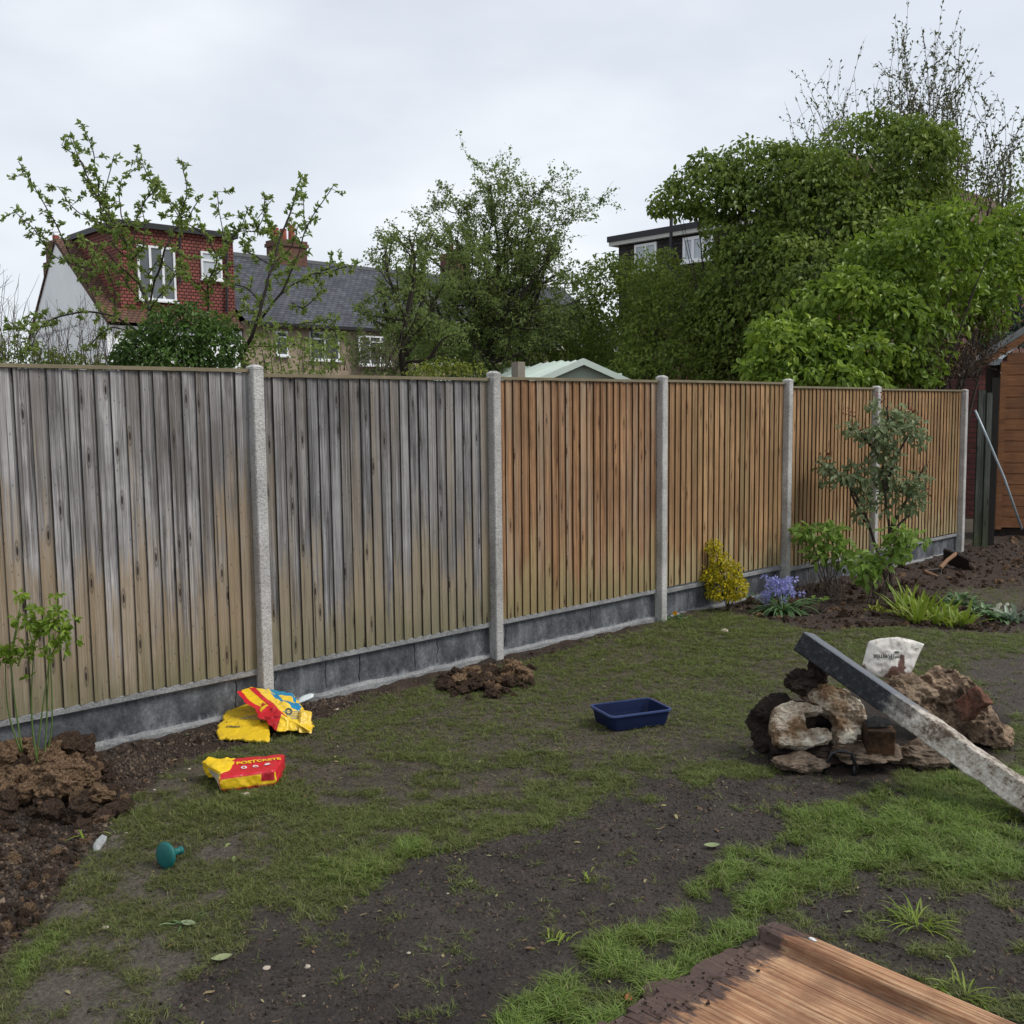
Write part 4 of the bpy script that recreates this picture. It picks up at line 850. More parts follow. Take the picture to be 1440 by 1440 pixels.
while yy < 1.15:
    wd = rr.uniform(.018, .034); st = (st if (yy > .13 and rr.random() < .55) else rr.choice((-.03, -.01, .012, .04, .065))) + rr.uniform(-.004, .004); z1 = zt - .004 - rr.uniform(0, .0015); mb = MB(); nxx = 26
    X = np.linspace(0, 1, nxx) ** 1.8 * (Lb - st) + st
    ed = [(X[j], yy + .0006, z1 - .014, yy + wd - .0006) for j in range(nxx)]
    V = [];
    for j in range(nxx):
        sg = -.010 * math.exp(-(X[j] - st) / .05) * rr.random(); zz_ = z1 + sg + fbm(np.array([X[j] * 6, yy * 9, 0.]), 2, 3) * .0015
        V += [(X[j], yy + .0006, zz_ - .016), (X[j], yy + .0006, zz_), (X[j], yy + wd - .0006, zz_ - .0004), (X[j], yy + wd - .0006, zz_ - .016)]
    Q = [[j * 4 + b, j * 4 + (b + 1) % 4, (j + 1) * 4 + (b + 1) % 4, (j + 1) * 4 + b] for j in range(nxx - 1) for b in range(4)] + [[3, 2, 1, 0], [4 * nxx - 4, 4 * nxx - 3, 4 * nxx - 2, 4 * nxx - 1]]
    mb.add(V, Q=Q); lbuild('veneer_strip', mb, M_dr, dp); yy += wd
# layers beneath, more eaten away
for (zz_, tk_, o_, sd_) in ((.052, .0075, .012, 3), (.036, .007, .0, 4), (.020, .007, .024, 6)):
    yl = np.arange(.06, 1.15, .012); mb = MB(); V = []; jx = np.round(fbm(np.stack([yl * 9, yl * 0 + sd_, yl * 0], -1), 2, sd_) * 5) * .022 + fbm(np.stack([yl * 40, yl * 0 + sd_, yl * 0], -1), 2, sd_) * .012 + o_ - .01
    for y_, j_ in zip(yl, jx): V += [(j_, y_, zz_ - tk_), (j_, y_, zz_ + tk_), (Lb, y_, zz_ + tk_), (Lb, y_, zz_ - tk_)]
    n_ = len(yl); Q = [[j * 4 + b, j * 4 + (b + 1) % 4, (j + 1) * 4 + (b + 1) % 4, (j + 1) * 4 + b] for j in range(n_ - 1) for b in range(4)]
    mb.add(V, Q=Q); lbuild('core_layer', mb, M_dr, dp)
# edge batten, raised, rounded outer side
mb = MB(); nxx = 40; X = np.linspace(0, 1, nxx) ** 1.6 * (Lb + .01) - .01; V = []; prf = [(.000, .010), (-.002, .060), (.002, .088), (.010, .097), (.050, .100), (.058, .093), (.062, .100), (.078, .103), (.088, .096), (.092, .060), (.114, .060), (.114, .010)]
for j in range(nxx):
    e_ = math.exp(-max(0, X[j]) / .05); 
    for (a, b) in prf: V.append((X[j] + (rr.uniform(-.012, .012) if j == 0 else 0), a + e_ * .004 * rr.uniform(-1, 1), b - e_ * .008 * rr.random() * (b > .03)))
m_ = len(prf); Q = [[j * m_ + b, j * m_ + (b + 1) % m_, (j + 1) * m_ + (b + 1) % m_, (j + 1) * m_ + b] for j in range(nxx - 1) for b in range(m_)]
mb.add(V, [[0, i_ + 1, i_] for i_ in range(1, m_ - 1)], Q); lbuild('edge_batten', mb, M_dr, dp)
mb = MB(); me = rock_mesh('bird_dropping', 3, 2, .4, plain('white_spot', (.7, .7, .68), .6, .1, 9, 0), .25, size=.011, stretch=(1.4, .7, 1)); o = link('white_spot', me, dp); o.location = (.155, .030, .101)
for k in range(34):
    me = rock_mesh('rot_crumb', k, 1, .6, M_soilr, .6, size=rr.uniform(.002, .007)); o = link('rot_crumb', me, dp); o.location = (rr.uniform(.0, .13) * (1 if k % 2 else .7), rr.uniform(.16, .75), zt + .001)
# ------------------------------------------------------------------ houses and outbuildings beyond the fence
def quv(name, quads, mats, parent=None, mi=None, uvs=None):
    base = wloc(parent) if parent is not None else np.min([np.min(q_, axis=0) for q_ in quads], axis=0)
    V = []; Fs = []; UVc = []
    for q_ in quads:
        q_ = np.asarray(q_, float); i = len(V); V += list(q_ - base); Fs.append(list(range(i, i + len(q_)))); a = nrm(q_[1] - q_[0]); nn = nrm(np.cross(a, q_[2] - q_[0])); b = np.cross(nn, a)
        off = np.array([q_[0] @ a, q_[0] @ b]);
        if abs(b[2]) > .3: off = np.array([q_[0] @ a, q_[0][2] / b[2]])
        for p_ in q_: UVc.append(((p_ - q_[0]) @ a + off[0], (p_ - q_[0]) @ b + off[1]))
    me = bpy.data.meshes.new(name); me.from_pydata([tuple(v) for v in V], [], Fs); ul = me.uv_layers.new(name='UVMap'); ul.data.foreach_set('uv', np.array(UVc, np.float32).ravel())
    for m_ in (mats if isinstance(mats, list) else [mats]): me.materials.append(m_)
    if mi: me.polygons.foreach_set('material_index', np.array(mi, np.int32))
    o = link(name, me, parent)
    if parent is None: o.location = base
    return o
class Frame:
    def __init__(s, o, u, v): s.o = np.array([o[0], o[1], 0.]); s.u = nrm(np.array([*u[:2], 0.])); s.v = nrm(np.array([*v[:2], 0.]))
    def __call__(s, u, v, z): return s.o + s.u * u + s.v * v + np.array([0, 0, z])
    def box(s, u0, u1, v0, v1, z0, z1):
        p = lambda a, b, c_: s(a, b, c_)
        return [[p(u0, v0, z0), p(u1, v0, z0), p(u1, v0, z1), p(u0, v0, z1)], [p(u1, v1, z0), p(u0, v1, z0), p(u0, v1, z1), p(u1, v1, z1)], [p(u0, v1, z0), p(u0, v0, z0), p(u0, v0, z1), p(u0, v1, z1)],
                [p(u1, v0, z0), p(u1, v1, z0), p(u1, v1, z1), p(u1, v0, z1)], [p(u0, v0, z1), p(u1, v0, z1), p(u1, v1, z1), p(u0, v1, z1)], [p(u0, v1, z0), p(u1, v1, z0), p(u1, v0, z0), p(u0, v0, z0)]]
    def inv(s, P): d = P - s.o; return d @ s.u, d @ s.v, P[2]
def brickmat(name, c1, c2, mortar, bw, bh, ms=.012, bump=.6, off=.5, rough=.8, bd=.02):
    m = Mat(name); n = m.node('ShaderNodeTexBrick'); m.L.new(m.co(kind='UV'), n.inputs['Vector']); n.offset = off
    for a, v in (('Color1', c1), ('Color2', c2), ('Mortar', mortar)): n.inputs[a].default_value = (*v, 1)
    n.inputs['Scale'].default_value = 1; n.inputs['Brick Width'].default_value = bw; n.inputs['Row Height'].default_value = bh; n.inputs['Mortar Size'].default_value = ms; n.inputs['Bias'].default_value = 0; n.inputs['Mortar Smooth'].default_value = .3
    f = m.noise(m.co(kind='UV'), 1.3, 5, .7); col = m.mix(1.0, n.outputs['Color'], m.ramp(f, [(.3, (.62, .62, .62)), (.7, (1.15, 1.12, 1.1))]), 'MULTIPLY')
    m.bump(m.math('MULTIPLY', n.outputs['Fac'], -1), bump, bd); return m.fin(col, rough, .3)
M_slate = brickmat('slate_roof', (.060, .066, .082), (.105, .112, .13), (.018, .018, .022), .27, .18, .016)
M_tilehang = brickmat('red_hung_tiles', (.30, .095, .072), (.22, .072, .058), (.05, .014, .012), .17, .112, .020)
M_brick = brickmat('red_brick', (.20, .085, .055), (.13, .055, .040), (.13, .10, .08), .23, .078, .012)
M_btile = brickmat('brown_roof_tiles', (.17, .085, .05), (.12, .065, .045), (.03, .02, .015), .2, .16, .02)
M_peb = plain('pebbledash', (.34, .27, .20), .95, .35, 3, .02, .2); M_rend = plain('white_render', (.90, .91, .92), .9, .10, 1.2, .004, .2)
M_wf = plain('white_window_frame', (.78, .79, .80), .35, .04, 5, 0, .5); M_fas = plain('black_fascia', (.018, .018, .02), .5, .2, 4, 0, .4); M_lead = plain('lead_grey', (.12, .125, .13), .6, .2, 6, .002)
M_pot = plain('terracotta_pot', (.30, .085, .05), .8, .3, 6, .004); M_gut = plain('pale_gutter_board', (.50, .49, .46), .6, .1, 5, 0)
gm_ = Mat('window_glass'); M_glass = gm_.fin(gm_.mix(gm_.noise(gm_.co((1, 1, 1)), 1.6, 2), (.035, .045, .05), (.16, .17, .18)), .07, .7)
cu_ = Mat('net_curtain_glass'); M_curt = cu_.fin(cu_.mix(cu_.noise(cu_.co((9, 9, .4)), 2, 3), (.30, .34, .38), (.55, .58, .60)), .12, .7)
def window(fr, px0, py0, px1, py1, v, parent, lights=3, top=0.0, glass=None, name='window', fw_=.06):
    """a window set on the plane v of a house's frame"""
    a = fr.inv(PL(px0, py1, fr(0, v, 0), fr.u)); b = fr.inv(PL(px1, py0, fr(0, v, 0), fr.u)); u0, u1 = sorted((a[0], b[0])); z0, z1 = sorted((a[2], b[2])); sgn = -1
    Q = []; bx = lambda *q_: Q.extend(fr.box(*q_))
    bx(u0, u0 + fw_, v - .05, v + .04, z0, z1); bx(u1 - fw_, u1, v - .05, v + .04, z0, z1); bx(u0 + fw_, u1 - fw_, v - .048, v + .038, z0, z0 + fw_); bx(u0 + fw_, u1 - fw_, v - .048, v + .038, z1 - fw_, z1)
    for k in range(1, lights): c_ = u0 + (u1 - u0) * k / lights; bx(c_ - fw_ * .55, c_ + fw_ * .55, v - .046, v + .036, z0 + fw_, z1 - fw_)
    if top: zt_ = z1 - (z1 - z0) * top; bx(u0 + fw_, u1 - fw_, v - .052, v + .030, zt_ - fw_ * .5, zt_ + fw_ * .5)
    w_ = quv(name, Q, M_wf, parent); quv('pane', [fr.box(u0 + .02, u1 - .02, v - .012, v - .004, z0 + .02, z1 - .02)[0]], glass or M_glass, w_)
    quv('sill', fr.box(u0 - .05, u1 + .05, v - .12, v + .03, z0 - .06, z0 - .002), M_wf, w_); return w_
E0 = W(150, 445, 34); h1 = Frame(E0, U, Vv)
h = thing('end_terrace_house', 'end terrace house with white gable and red tile hung dormer at the left', 'house', h1(2, 4, 0))
zr_ = 8.0; vr = 4.16; ue = 4.9
quv('wall', h1.box(0, ue, 0.05, 7.4, -.2, 4.75)[:4], M_rend, h)
quv('gable_wall', [[h1(0, 7.4, 4.75), h1(0, .05, 4.75), h1(0, 0.05, 5.0), h1(0, vr, zr_ - .03), h1(0, 6.83, 5.2), h1(0, 7.4, 4.6)]], M_rend, h)
quv('roof', [[h1(-.06, -.25, 4.84), h1(ue - .02, -.25, 4.84), h1(ue - .02, vr, zr_ + .05), h1(-.06, vr, zr_ + .05)], [h1(ue - .02, 7.5, 4.55), h1(-.06, 7.5, 4.55), h1(-.06, vr, zr_ + .05), h1(ue - .02, vr, zr_ + .05)],
             [h1(-.06, -.25, 4.70), h1(-.06, -.25, 4.84), h1(-.06, vr, zr_ + .05), h1(-.06, vr, zr_ - .10)], [h1(-.06, 7.5, 4.42), h1(-.06, 7.5, 4.55), h1(-.06, vr, zr_ + .05), h1(-.06, vr, zr_ - .10)]], M_btile, h)
d0, d1_ = .67, 4.86
quv('dormer', h1.box(d0, d1_, .4, 4.3, 4.9, 8.05), M_tilehang, h)
quv('dormer_roof', h1.box(d0 - .14, d1_ + .12, .22, 4.5, 8.05, 8.24), M_fas, h)
window(h1, 195, 349, 245, 421, .39, h, 3, 0, None, 'french_window', .075); window(h1, 283, 356, 311, 392, .39, h, 1, .32, M_curt, 'window', .07)
for (x, y0_, y1_) in ((253, 334, 398), (319, 336, 440)):
    a = PL(x, y0_, h1(0, .3, 0), U); b = PL(x, y1_, h1(0, .3, 0), U); mb = MB(); mb.tube([a, b], .045, 8); build('downpipe', mb, M_fas, h)
mb = MB(); a = PL(253, 300, h1(0, .6, 0), U); mb.tube([a, a - (0, 0, .9)], .05, 8); build('vent_pipe', mb, M_fas, h)
ch_ = quv('chimney', h1.box(.05, .7, 4.75, 5.65, 4.5, 7.35) + h1.box(.08, .66, 4.75, 5.40, 7.35, 7.95) + h1.box(.04, .7, 4.70, 5.45, 7.95, 8.05), M_brick, h)
mb = MB(); p = h1(.36, 5.1, 8.0); mb.tube([p, p + (0, 0, .3)], .12, 10); build('chimney_pot', mb, M_pot, ch_)
# the terrace with the slate roof
def stack(fr, u0, u1, v0, v1, z0, z1, parent, pots):
    q_ = quv('chimney', fr.box(u0, u1, v0, v1, z0, z1) + fr.box(u0 - .06, u1 + .06, v0 - .06, v1 + .06, z1, z1 + .14) + fr.box(u0 - .02, u1 + .02, v0 - .02, v1 + .02, z1 + .14, z1 + .26), M_brick, parent)
    for (pu, hh) in pots: mb = MB(); p = fr(pu, (v0 + v1) / 2, z1 + .2); mb.tube([p, p + (0, 0, hh * .85), p + (0, 0, hh)], [.15, .13, .15], 10); build('chimney_pot', mb, M_pot, q_)
    return q_
h = thing('terrace_house', 'middle terrace house with slate roof and brick chimney stack with clay pots', 'house', h1(8, 4, 0))
quv('wall', h1.box(4.95, 11.98, .0, 8.3, -.2, 5.12)[:4], M_peb, h)
quv('roof', [[h1(4.92, -.3, 5.08), h1(12.3, -.3, 5.08), h1(12.3, vr, 8.15), h1(4.92, vr, 8.15)], [h1(12.3, 8.6, 5.08), h1(4.92, 8.6, 5.08), h1(4.92, vr, 8.15), h1(12.3, vr, 8.15)]], M_slate, h)
quv('gutter', h1.box(4.95, 12.25, -.42, -.30, 4.98, 5.10), M_fas, h); quv('ridge_tiles', h1.box(4.92, 12.3, vr - .12, vr + .12, 8.08, 8.22), M_lead, h)
u_a = h1.inv(PL(391, 360, h1(0, vr - .4, 0), U))[0]; u_b = h1.inv(PL(432, 360, h1(0, vr - .4, 0), U))[0]; zc = h1.inv(PL(410, 338, h1(0, vr - .4, 0), U))[2]
stack(h1, u_a, u_b, vr - .4, vr + .5, 7.6, zc - .25, h, [(u_a + .18, .55), (u_a + .55, .55), (u_a + (u_b - u_a) * .68, .75)])
window(h1, 436, 468, 476, 506, -.02, h, 2, .25); window(h1, 388, 466, 404, 500, -.02, h, 1, .25)
p = h1.inv(PL(410, 420, h1(0, 1, 0), U)); mb = MB(); mb.tube([h1(p[0], -.36, 5.0), h1(p[0], -.36, 2)], .05, 8); build('downpipe', mb, M_fas, h)
h = thing('terrace_house', 'right hand terrace house with pebbledash wall and white casement windows under slates', 'house', h1(17, 4, 0))
ue3 = 26.
quv('wall', h1.box(12.02, ue3, -.3, 8.3, -.2, 4.72)[:4], M_peb, h)
quv('roof', [[h1(12.32, -.6, 4.74), h1(ue3, -.6, 4.74), h1(ue3, vr, 8.13), h1(12.32, vr, 8.13)], [h1(ue3, 8.6, 5.08), h1(12.32, 8.6, 5.08), h1(12.32, vr, 8.13), h1(ue3, vr, 8.13)]], M_slate, h)
quv('gutter', h1.box(12.3, ue3, -.66, -.602, 4.55, 4.72), M_gut, h); quv('ridge_tiles', h1.box(12.32, ue3, vr - .12, vr + .12, 8.06, 8.2), M_lead, h)
window(h1, 505, 474, 549, 513, -.32, h, 3, .2); window(h1, 566, 475, 582, 510, -.32, h, 1, .15); window(h1, 600, 476, 640, 512, -.32, h, 3, .2)
u_a = h1.inv(PL(636, 370, h1(0, vr - .4, 0), U))[0]; stack(h1, u_a, u_a + 1.1, vr - .4, vr + .5, 7.6, 9.0, h, [(u_a + .3, .5), (u_a + .8, .5)])

# dark tile hung house on the right
K0 = W(870, 345, 38); f2_ = Frame(K0, -Vv, U)
h = thing('dark_house', 'dark tile hung rear dormer with white windows showing above the hedge', 'house', f2_(4, 2, 0)); Mdk = brickmat('dark_hung_tiles', (.045, .036, .034), (.03, .025, .024), (.012, .01, .01), .22, .14, .02)
zt2 = K0[2]; quv('wall', f2_.box(0, 9, .1, 7, -.2, zt2 - 3.0), M_brick, h); quv('dormer', f2_.box(0, 9, 0, 7, zt2 - 3.0, zt2 - .02), Mdk, h); quv('dormer_roof', f2_.box(-.35, 9.3, -.25, 7.2, zt2 + .12, zt2 + .32), M_fas, h); quv('fascia_board', f2_.box(-.3, 9.3, -.2, 7.1, zt2 - .02, zt2 + .12), M_gut, h)
window(f2_, 893, 340, 924, 383, -.01, h, 2, 0, M_curt, 'window', .09); window(f2_, 961, 328, 1004, 370, -.01, h, 3, 0, M_curt, 'window', .10)
mb = MB(); a = PL(944, 300, f2_(0, -.2, 0), Vv); mb.tube([a, a - (0, 0, 2.0)], .06, 8); build('vent_pipe', mb, M_fas, h)
# house far right behind the twigs
f3 = Frame(W(1322, 300, 34), U, Vv); h = thing('brown_roofed_house', 'house with brown tiled roof half hidden behind the bare twigs at the right edge', 'house', f3(5, 4, 0)); ze = W(1322, 300, 34)[2]
quv('wall', f3.box(.3, 14, .3, 8, -.2, ze - .05)[:4], M_brick, h); quv('roof', [[f3(0, 0, ze), f3(14, 0, ze), f3(14, 4, ze + 2.9), f3(0, 4, ze + 2.9)], [f3(14, 8.3, ze), f3(0, 8.3, ze), f3(0, 4, ze + 2.9), f3(14, 4, ze + 2.9)], [f3(0, 0, ze - .1), f3(0, 4, ze + 2.85), f3(0, 8.3, ze - .1)]], M_btile, h)

# sage green garage roof
Pg = W(820, 506, 14.6); f4 = Frame(Pg, (.94, .33), (-.33, .94)); zg4 = Pg[2]; M_sage = plain('sage_green_sheet', (.60, .69, .61), .5, .12, 3, .003); M_sagew = plain('sage_green_wall', (.36, .41, .33), .7, .1, 3, .003)
h = thing('garage', 'low sage green garage with shallow pitched sheet roof behind the fence', 'garage', f4(0, 3, 0)); hw_ = 1.5; dz_ = .60
quv('wall', f4.box(-1.35, 1.35, .1, 6, -.2, zg4 - dz_ - .02)[:4], M_sagew, h); quv('gable', [[f4(-1.45, .09, zg4 - dz_ - .02), f4(1.45, .09, zg4 - dz_ - .02), f4(0, .09, zg4 - .04)]], M_sagew, h)
for s_ in (-1, 1):
    for k in range(10):
        v0, v1 = k * .82, k * .82 + .84; l0 = .008 * (k % 2) + .018 * (k % 2)
        mb = MB(); nx_ = 13; V = []
        for j in range(nx_):
            vv_ = v0 + (v1 - v0) * j / (nx_ - 1); zz_ = .014 * math.cos(j * math.pi / 2) + l0
            for (a, b) in ((0.0, zg4 + zz_), (s_ * hw_, zg4 - dz_ + zz_), (s_ * hw_, zg4 - dz_ + zz_ - .03), (0.0, zg4 + zz_ - .03)): V.append(f4(a, vv_, b))
        mb.add(V, Q=[[j * 4 + b, j * 4 + (b + 1) % 4, (j + 1) * 4 + (b + 1) % 4, (j + 1) * 4 + b] for j in range(nx_ - 1) for b in range(4)] + [[0, 1, 2, 3], [4 * nx_ - 1, 4 * nx_ - 2, 4 * nx_ - 3, 4 * nx_ - 4]])
        build('roof_sheet', mb, M_sage, h)
for s_ in (-1, 1): quv('barge_board', [[f4(0, -.03, zg4 + .02), f4(s_ * hw_, -.03, zg4 - dz_ + .02), f4(s_ * hw_, -.03, zg4 - dz_ - .07), f4(0, -.03, zg4 - .07)], [f4(0, -.03, zg4 + .02), f4(s_ * hw_, -.03, zg4 - dz_ + .02), f4(s_ * hw_, .03, zg4 - dz_ + .02), f4(0, .03, zg4 + .02)]], M_sage, h)
a = W(834, 529, 15.5); b = W(875, 526, 15.2); f5 = Frame(a, b - a, (0, 1)); o = quv('lean_to_roof', f5.box(0, .5, 0, 1.5, a[2] - .1, a[2] + .03), M_sage); tag(o, 'thin pale edge of a flat roof right of the garage gable', 'roof')
a = W(729, 540, 9.6); zt_ = W(729, 509, 9.6)[2]; f6 = Frame(a, U, Vv); mb = MB(); mb.box((a[0], a[1], zt_ / 2), (.045, .045, zt_ / 2), np.array([[U[0], Vv[0], 0], [U[1], Vv[1], 0], [0, 0, 1]])); o = build('timber_post', mb, plain('grey_timber', (.24, .21, .17), .9, .3, 20, .003, .2)); tag(o, 'sawn top of a grey timber post poking above the fence before the garage', 'post')

# timber shed at the right edge
M_shed = Mat('shed_cladding'); v = M_shed.co(); r = M_shed.rand(23.); f = M_shed.noise(M_shed.co((1.2, 6, 26), off=M_shed.comb(r, r, r)), 2, 5, .65); g = M_shed.noise(v, 2.2, 4, .6)
col = M_shed.ramp(f, [(.3, (.22, .085, .032)), (.7, (.44, .20, .085))]); col = M_shed.mix(M_shed.ramp(g, [(.4, .5), (.6, 0.0)]), col, (.11, .055, .03)); col = M_shed.mix(M_shed.math('MULTIPLY', M_shed.rand(1.), .35), col, (.10, .05, .03)); M_shed.bump(f, .6, .004); M_shed = M_shed.fin(col, .7, .3)
sb = G(1402, 742, .12); zb = .12; f7 = Frame(sb, (1, -.2), (.2, 1)); Ys = sb[1]
sh = thing('garden_shed', 'orange brown timber shed with horizontal cladding at the right edge', 'shed', sb)
zt7 = PL(1408, 512, sb, f7.u)[2]; nb = 15; bh = (zt7 - zb) / nb
for k in range(nb + 6):
    z0 = zb + k * bh; u0 = .05 + max(0, k - nb) * bh / .60; mb = MB(); V = []
    for uu in (u0, 2.4 if k <= nb else 2.4 - max(0, k - nb) * bh / .6):
        V += [f7(uu, 0, z0 + .002), f7(uu, -.013, z0 + .005), f7(uu, -.013, z0 + bh * .93), f7(uu, -.002, z0 + bh * .955), f7(uu, -.001, z0 + bh * .998), f7(uu, .012, z0 + .002)]
    mb.add(V, Q=[[j, (j + 1) % 6, (j + 1) % 6 + 6, j + 6] for j in range(6)]); build('cladding_board', mb, M_shed, sh)
quv('corner_trim', f7.box(-.03, .045, -.03, .02, zb - .02, zt7 + .02), M_shed, sh); quv('side_wall', f7.box(.0, 2.38, .02, .9, zb, zt7), plain('shade_dark_side', (.035, .022, .015), .9, .3, 9, .003, .2), sh)  # side wall coloured near black to stand for the shaded gap beside it
aa = f7(-.28, -.06, zt7 - .05); bb = f7(1.22, -.06, zt7 + .93)
dd_ = np.array([0, 0, .10]); quv('barge_board', [[aa, bb, bb + dd_, aa + dd_], [aa + dd_, bb + dd_, bb + dd_ + f7.v * .04, aa + dd_ + f7.v * .04], [aa, aa + dd_, aa + dd_ + f7.v * .04, aa + f7.v * .04], [aa, bb, bb + f7.v * .04, aa + f7.v * .04]], M_shed, sh)
quv('shed_roof', [[aa + dd_ + (0, 0, .01), bb + dd_ + (0, 0, .01), bb + dd_ + f7.v * .95 + (0, 0, .01), aa + dd_ + f7.v * .95 + (0, 0, .01)]], M_lead, sh); quv('skid', f7.box(.05, 2.3, .03, .85, -.15, zb - .01), M_soilr, sh)
# brick outbuilding
p0 = W(1376, 552, 16.6); f8 = Frame(p0, (1, .1), (-.1, 1)); zr8 = PL(1380, 508, p0, f8.u)[2]; o = thing('brick_outbuilding', 'small red brick outbuilding with grey felt roof between hedge and shed', 'outbuilding', f8(0, 0, 0)); M_rb = brickmat('painted_red_brick', (.27, .085, .075), (.20, .065, .06), (.12, .06, .055), .23, .085, .012)
quv('wall', f8.box(0, 3, 0, 3, -.2, zr8), M_rb, o)
q_ = [PL(1378, 499, p0 - f8.v * .3, f8.u), PL(1409, 505, p0 - f8.v * .3, f8.u)]; rt_ = [W(1393, 485, 17.6), W(1434, 485, 17.6)]
quv('felt_roof', [[q_[0], q_[1], rt_[1], rt_[0]], [q_[0], q_[1], q_[1] - (0, 0, .12), q_[0] - (0, 0, .12)], [q_[0], rt_[0], W(1386, 505, 18.4), q_[0] - (0, 0, .12)]], plain('roofing_felt', (.20, .23, .25), .85, .25, 8, .004), o)
# old dark boards beside the last post
ob = thing('old_fence', 'old dark greenish fence boards standing behind the last concrete post', 'fence', G(1378, 752)); M_old = board_mat('old_green_board', (.045, .050, .042), (.15, .155, .13), (.03, .035, .02), (.012, .012, .01), footh=.6, gr=.4)
fo = Frame(W(1370, 748, 13.0), (1, .1), (-.1, 1)); zto = PL(1378, 549, fo.o, fo.u)[2]
for k, (a, b) in enumerate(((0, .055), (.06, .105), (.112, .185))):
    mb = MB(); mb.add(np.array([q2 for qd in fo.box(a, b, .02 * (k % 2), .03 + .02 * (k % 2), -.1, zto - .03 * (k == 2)) for q2 in qd]), Q=[[4 * j, 4 * j + 1, 4 * j + 2, 4 * j + 3] for j in range(6)]); build('board', mb, M_old, ob)
for k in range(1):  # black board added to fill the gap where only shadow lies
    mb = MB(); a = .20; mb.add(np.array([q2 for qd in fo.box(a, a + .10, .05, .075, -.1, zto + .16) for q2 in qd]), Q=[[4 * j, 4 * j + 1, 4 * j + 2, 4 * j + 3] for j in range(6)]); build('board', mb, plain('black_gap_shade', (.02, .018, .016), .9, .3, 9, .003, .2) if k == 0 else bpy.data.materials['black_gap_shade'], ob)
mb = MB(); mb.tube([W(1371, 577, 12.86), W(1390, 620, 12.84), W(1412, 672, 12.82), W(1437, 744, 12.8)], .016, 8); o = build('metal_pole', mb, plain('worn_pale_metal', (.36, .42, .45), .45, .35, 9, .001, .5, .3), None, smooth=True); tag(o, 'pale worn metal pole leaning from the old boards down to the shed foot', 'pole')

# spade lying on dug soil: grip, yoke, shaft, blade
sp_ = thing('garden_spade', 'old spade with wooden grip lying on dug soil below the last fence bay', 'spade', gpt(1320, 808)); M_sw = plain('worn_wood_handle', (.21, .115, .06), .7, .3, 30, .002); M_sm = plain('rusty_dark_steel', (.045, .036, .032), .6, .4, 20, .003, .4, .4)
Q3 = lambda x, y, Y, : W(x, y, Y)
Yq = gpt(1320, 808)[1]
mb = MB(); mb.tube([Q3(1300, 803, Yq), Q3(1319, 812, Yq - .08)], .019, 8); build('grip', mb, M_sw, sp_)
mb = MB(); mb.tube([Q3(1301, 802, Yq), Q3(1312, 801, Yq + .05), Q3(1322, 799, Yq + .1)], .009, 6); mb.tube([Q3(1319, 811, Yq - .08), Q3(1324, 806, Yq), Q3(1323, 799, Yq + .1)], .009, 6); build('yoke', mb, M_sm, sp_)
mb = MB(); mb.tube([Q3(1322, 799, Yq + .1), Q3(1332, 788, Yq + .25), Q3(1344, 779, Yq + .42)], [.026, .022, .024], 8); build('shaft', mb, M_sw, sp_)
T_ = [Q3(1328, 773, Yq + .55), Q3(1345, 779, Yq + .42), Q3(1363, 788, Yq + .25)]; dnv = np.array([.02, .05, -.16])
mb = MB(); mb.tube(T_, .02, 6); V = []; 
for p_ in T_: V += [p_, p_ + dnv, p_ + dnv + (.0, .02, 0), p_ + (0, .03, 0)]
mb.add(V, Q=[[j * 4 + b, j * 4 + (b + 1) % 4, (j + 1) * 4 + (b + 1) % 4, (j + 1) * 4 + b] for j in range(2) for b in range(4)] + [[0, 1, 2, 3], [8, 9, 10, 11]]); build('blade', mb, M_sm, sp_)

# ------------------------------------------------------------------ heaps of dug clay
M_clay = crust('dug_clay', (.42, .27, .155), (.15, .088, .050), .45); M_clayd = crust('dark_dug_earth', (.135, .082, .052), (.050, .032, .022), .5)
def clodset(mat, n, seed): return [rock_mesh('clod', seed + i, 4, .68, mat, .78, 2.0, False, cuts=4) for i in range(n)]
CL, CD = clodset(M_clay, 7, 400), clodset(M_clayd, 6, 500)
def heap(name, label, spots, base, seed):
    hp = thing(name, label, 'soil heap', base); r = random.Random(seed)
    for (x, y, w_, cl, lift) in spots:
        p = gpt(x, y); s_ = w_ * p[1] / F / 2; o = link('clod', r.choice(CL if cl else CD), hp); o.location = Vector(p + np.array([0, 0, s_ * .25 + lift])) - hp.location; o.scale = (s_ * r.uniform(.85, 1.2), s_ * r.uniform(.85, 1.2), s_ * r.uniform(.75, 1.15)); o.rotation_euler = (r.uniform(-.5, .5), r.uniform(-.5, .5), r.uniform(0, 6.28))
    return hp
r = random.Random(3); S = []
for _ in range(150):
    a = r.random(); x = r.uniform(-40, 190); yc = 1112 + (x - 60) * .05; y = r.gauss(yc, 26)
    if not (1060 < y < 1172) or (x > 150 and y < 1120): continue
    d_ = math.hypot((x - 70) / 120, (y - 1110) / 50); S.append((x, y, r.uniform(12, 34) * (1.1 - .3 * d_), (1.25 - d_) * .95 > r.random() and y < 1160, max(0, .10 * (1 - d_))))
S += [(92, 1075, 52, False, .07), (120, 1068, 40, False, .05), (88, 1128, 46, True, .07), (60, 1100, 50, True, .09), (30, 1080, 40, True, .09), (118, 1108, 44, True, .06), (140, 1130, 38, True, .03), (20, 1115, 46, True, .06), (45, 1130, 36, True, .05), (110, 1150, 40, False, .02), (150, 1152, 34, False, .0), (0, 1095, 50, True, .08), (12, 1142, 34, False, .03), (74, 1150, 34, False, .02)]
heap('soil_heap', 'large heap of dug clay clods around the cane plant at the left', S, gpt(70, 1120), 5)
S = []
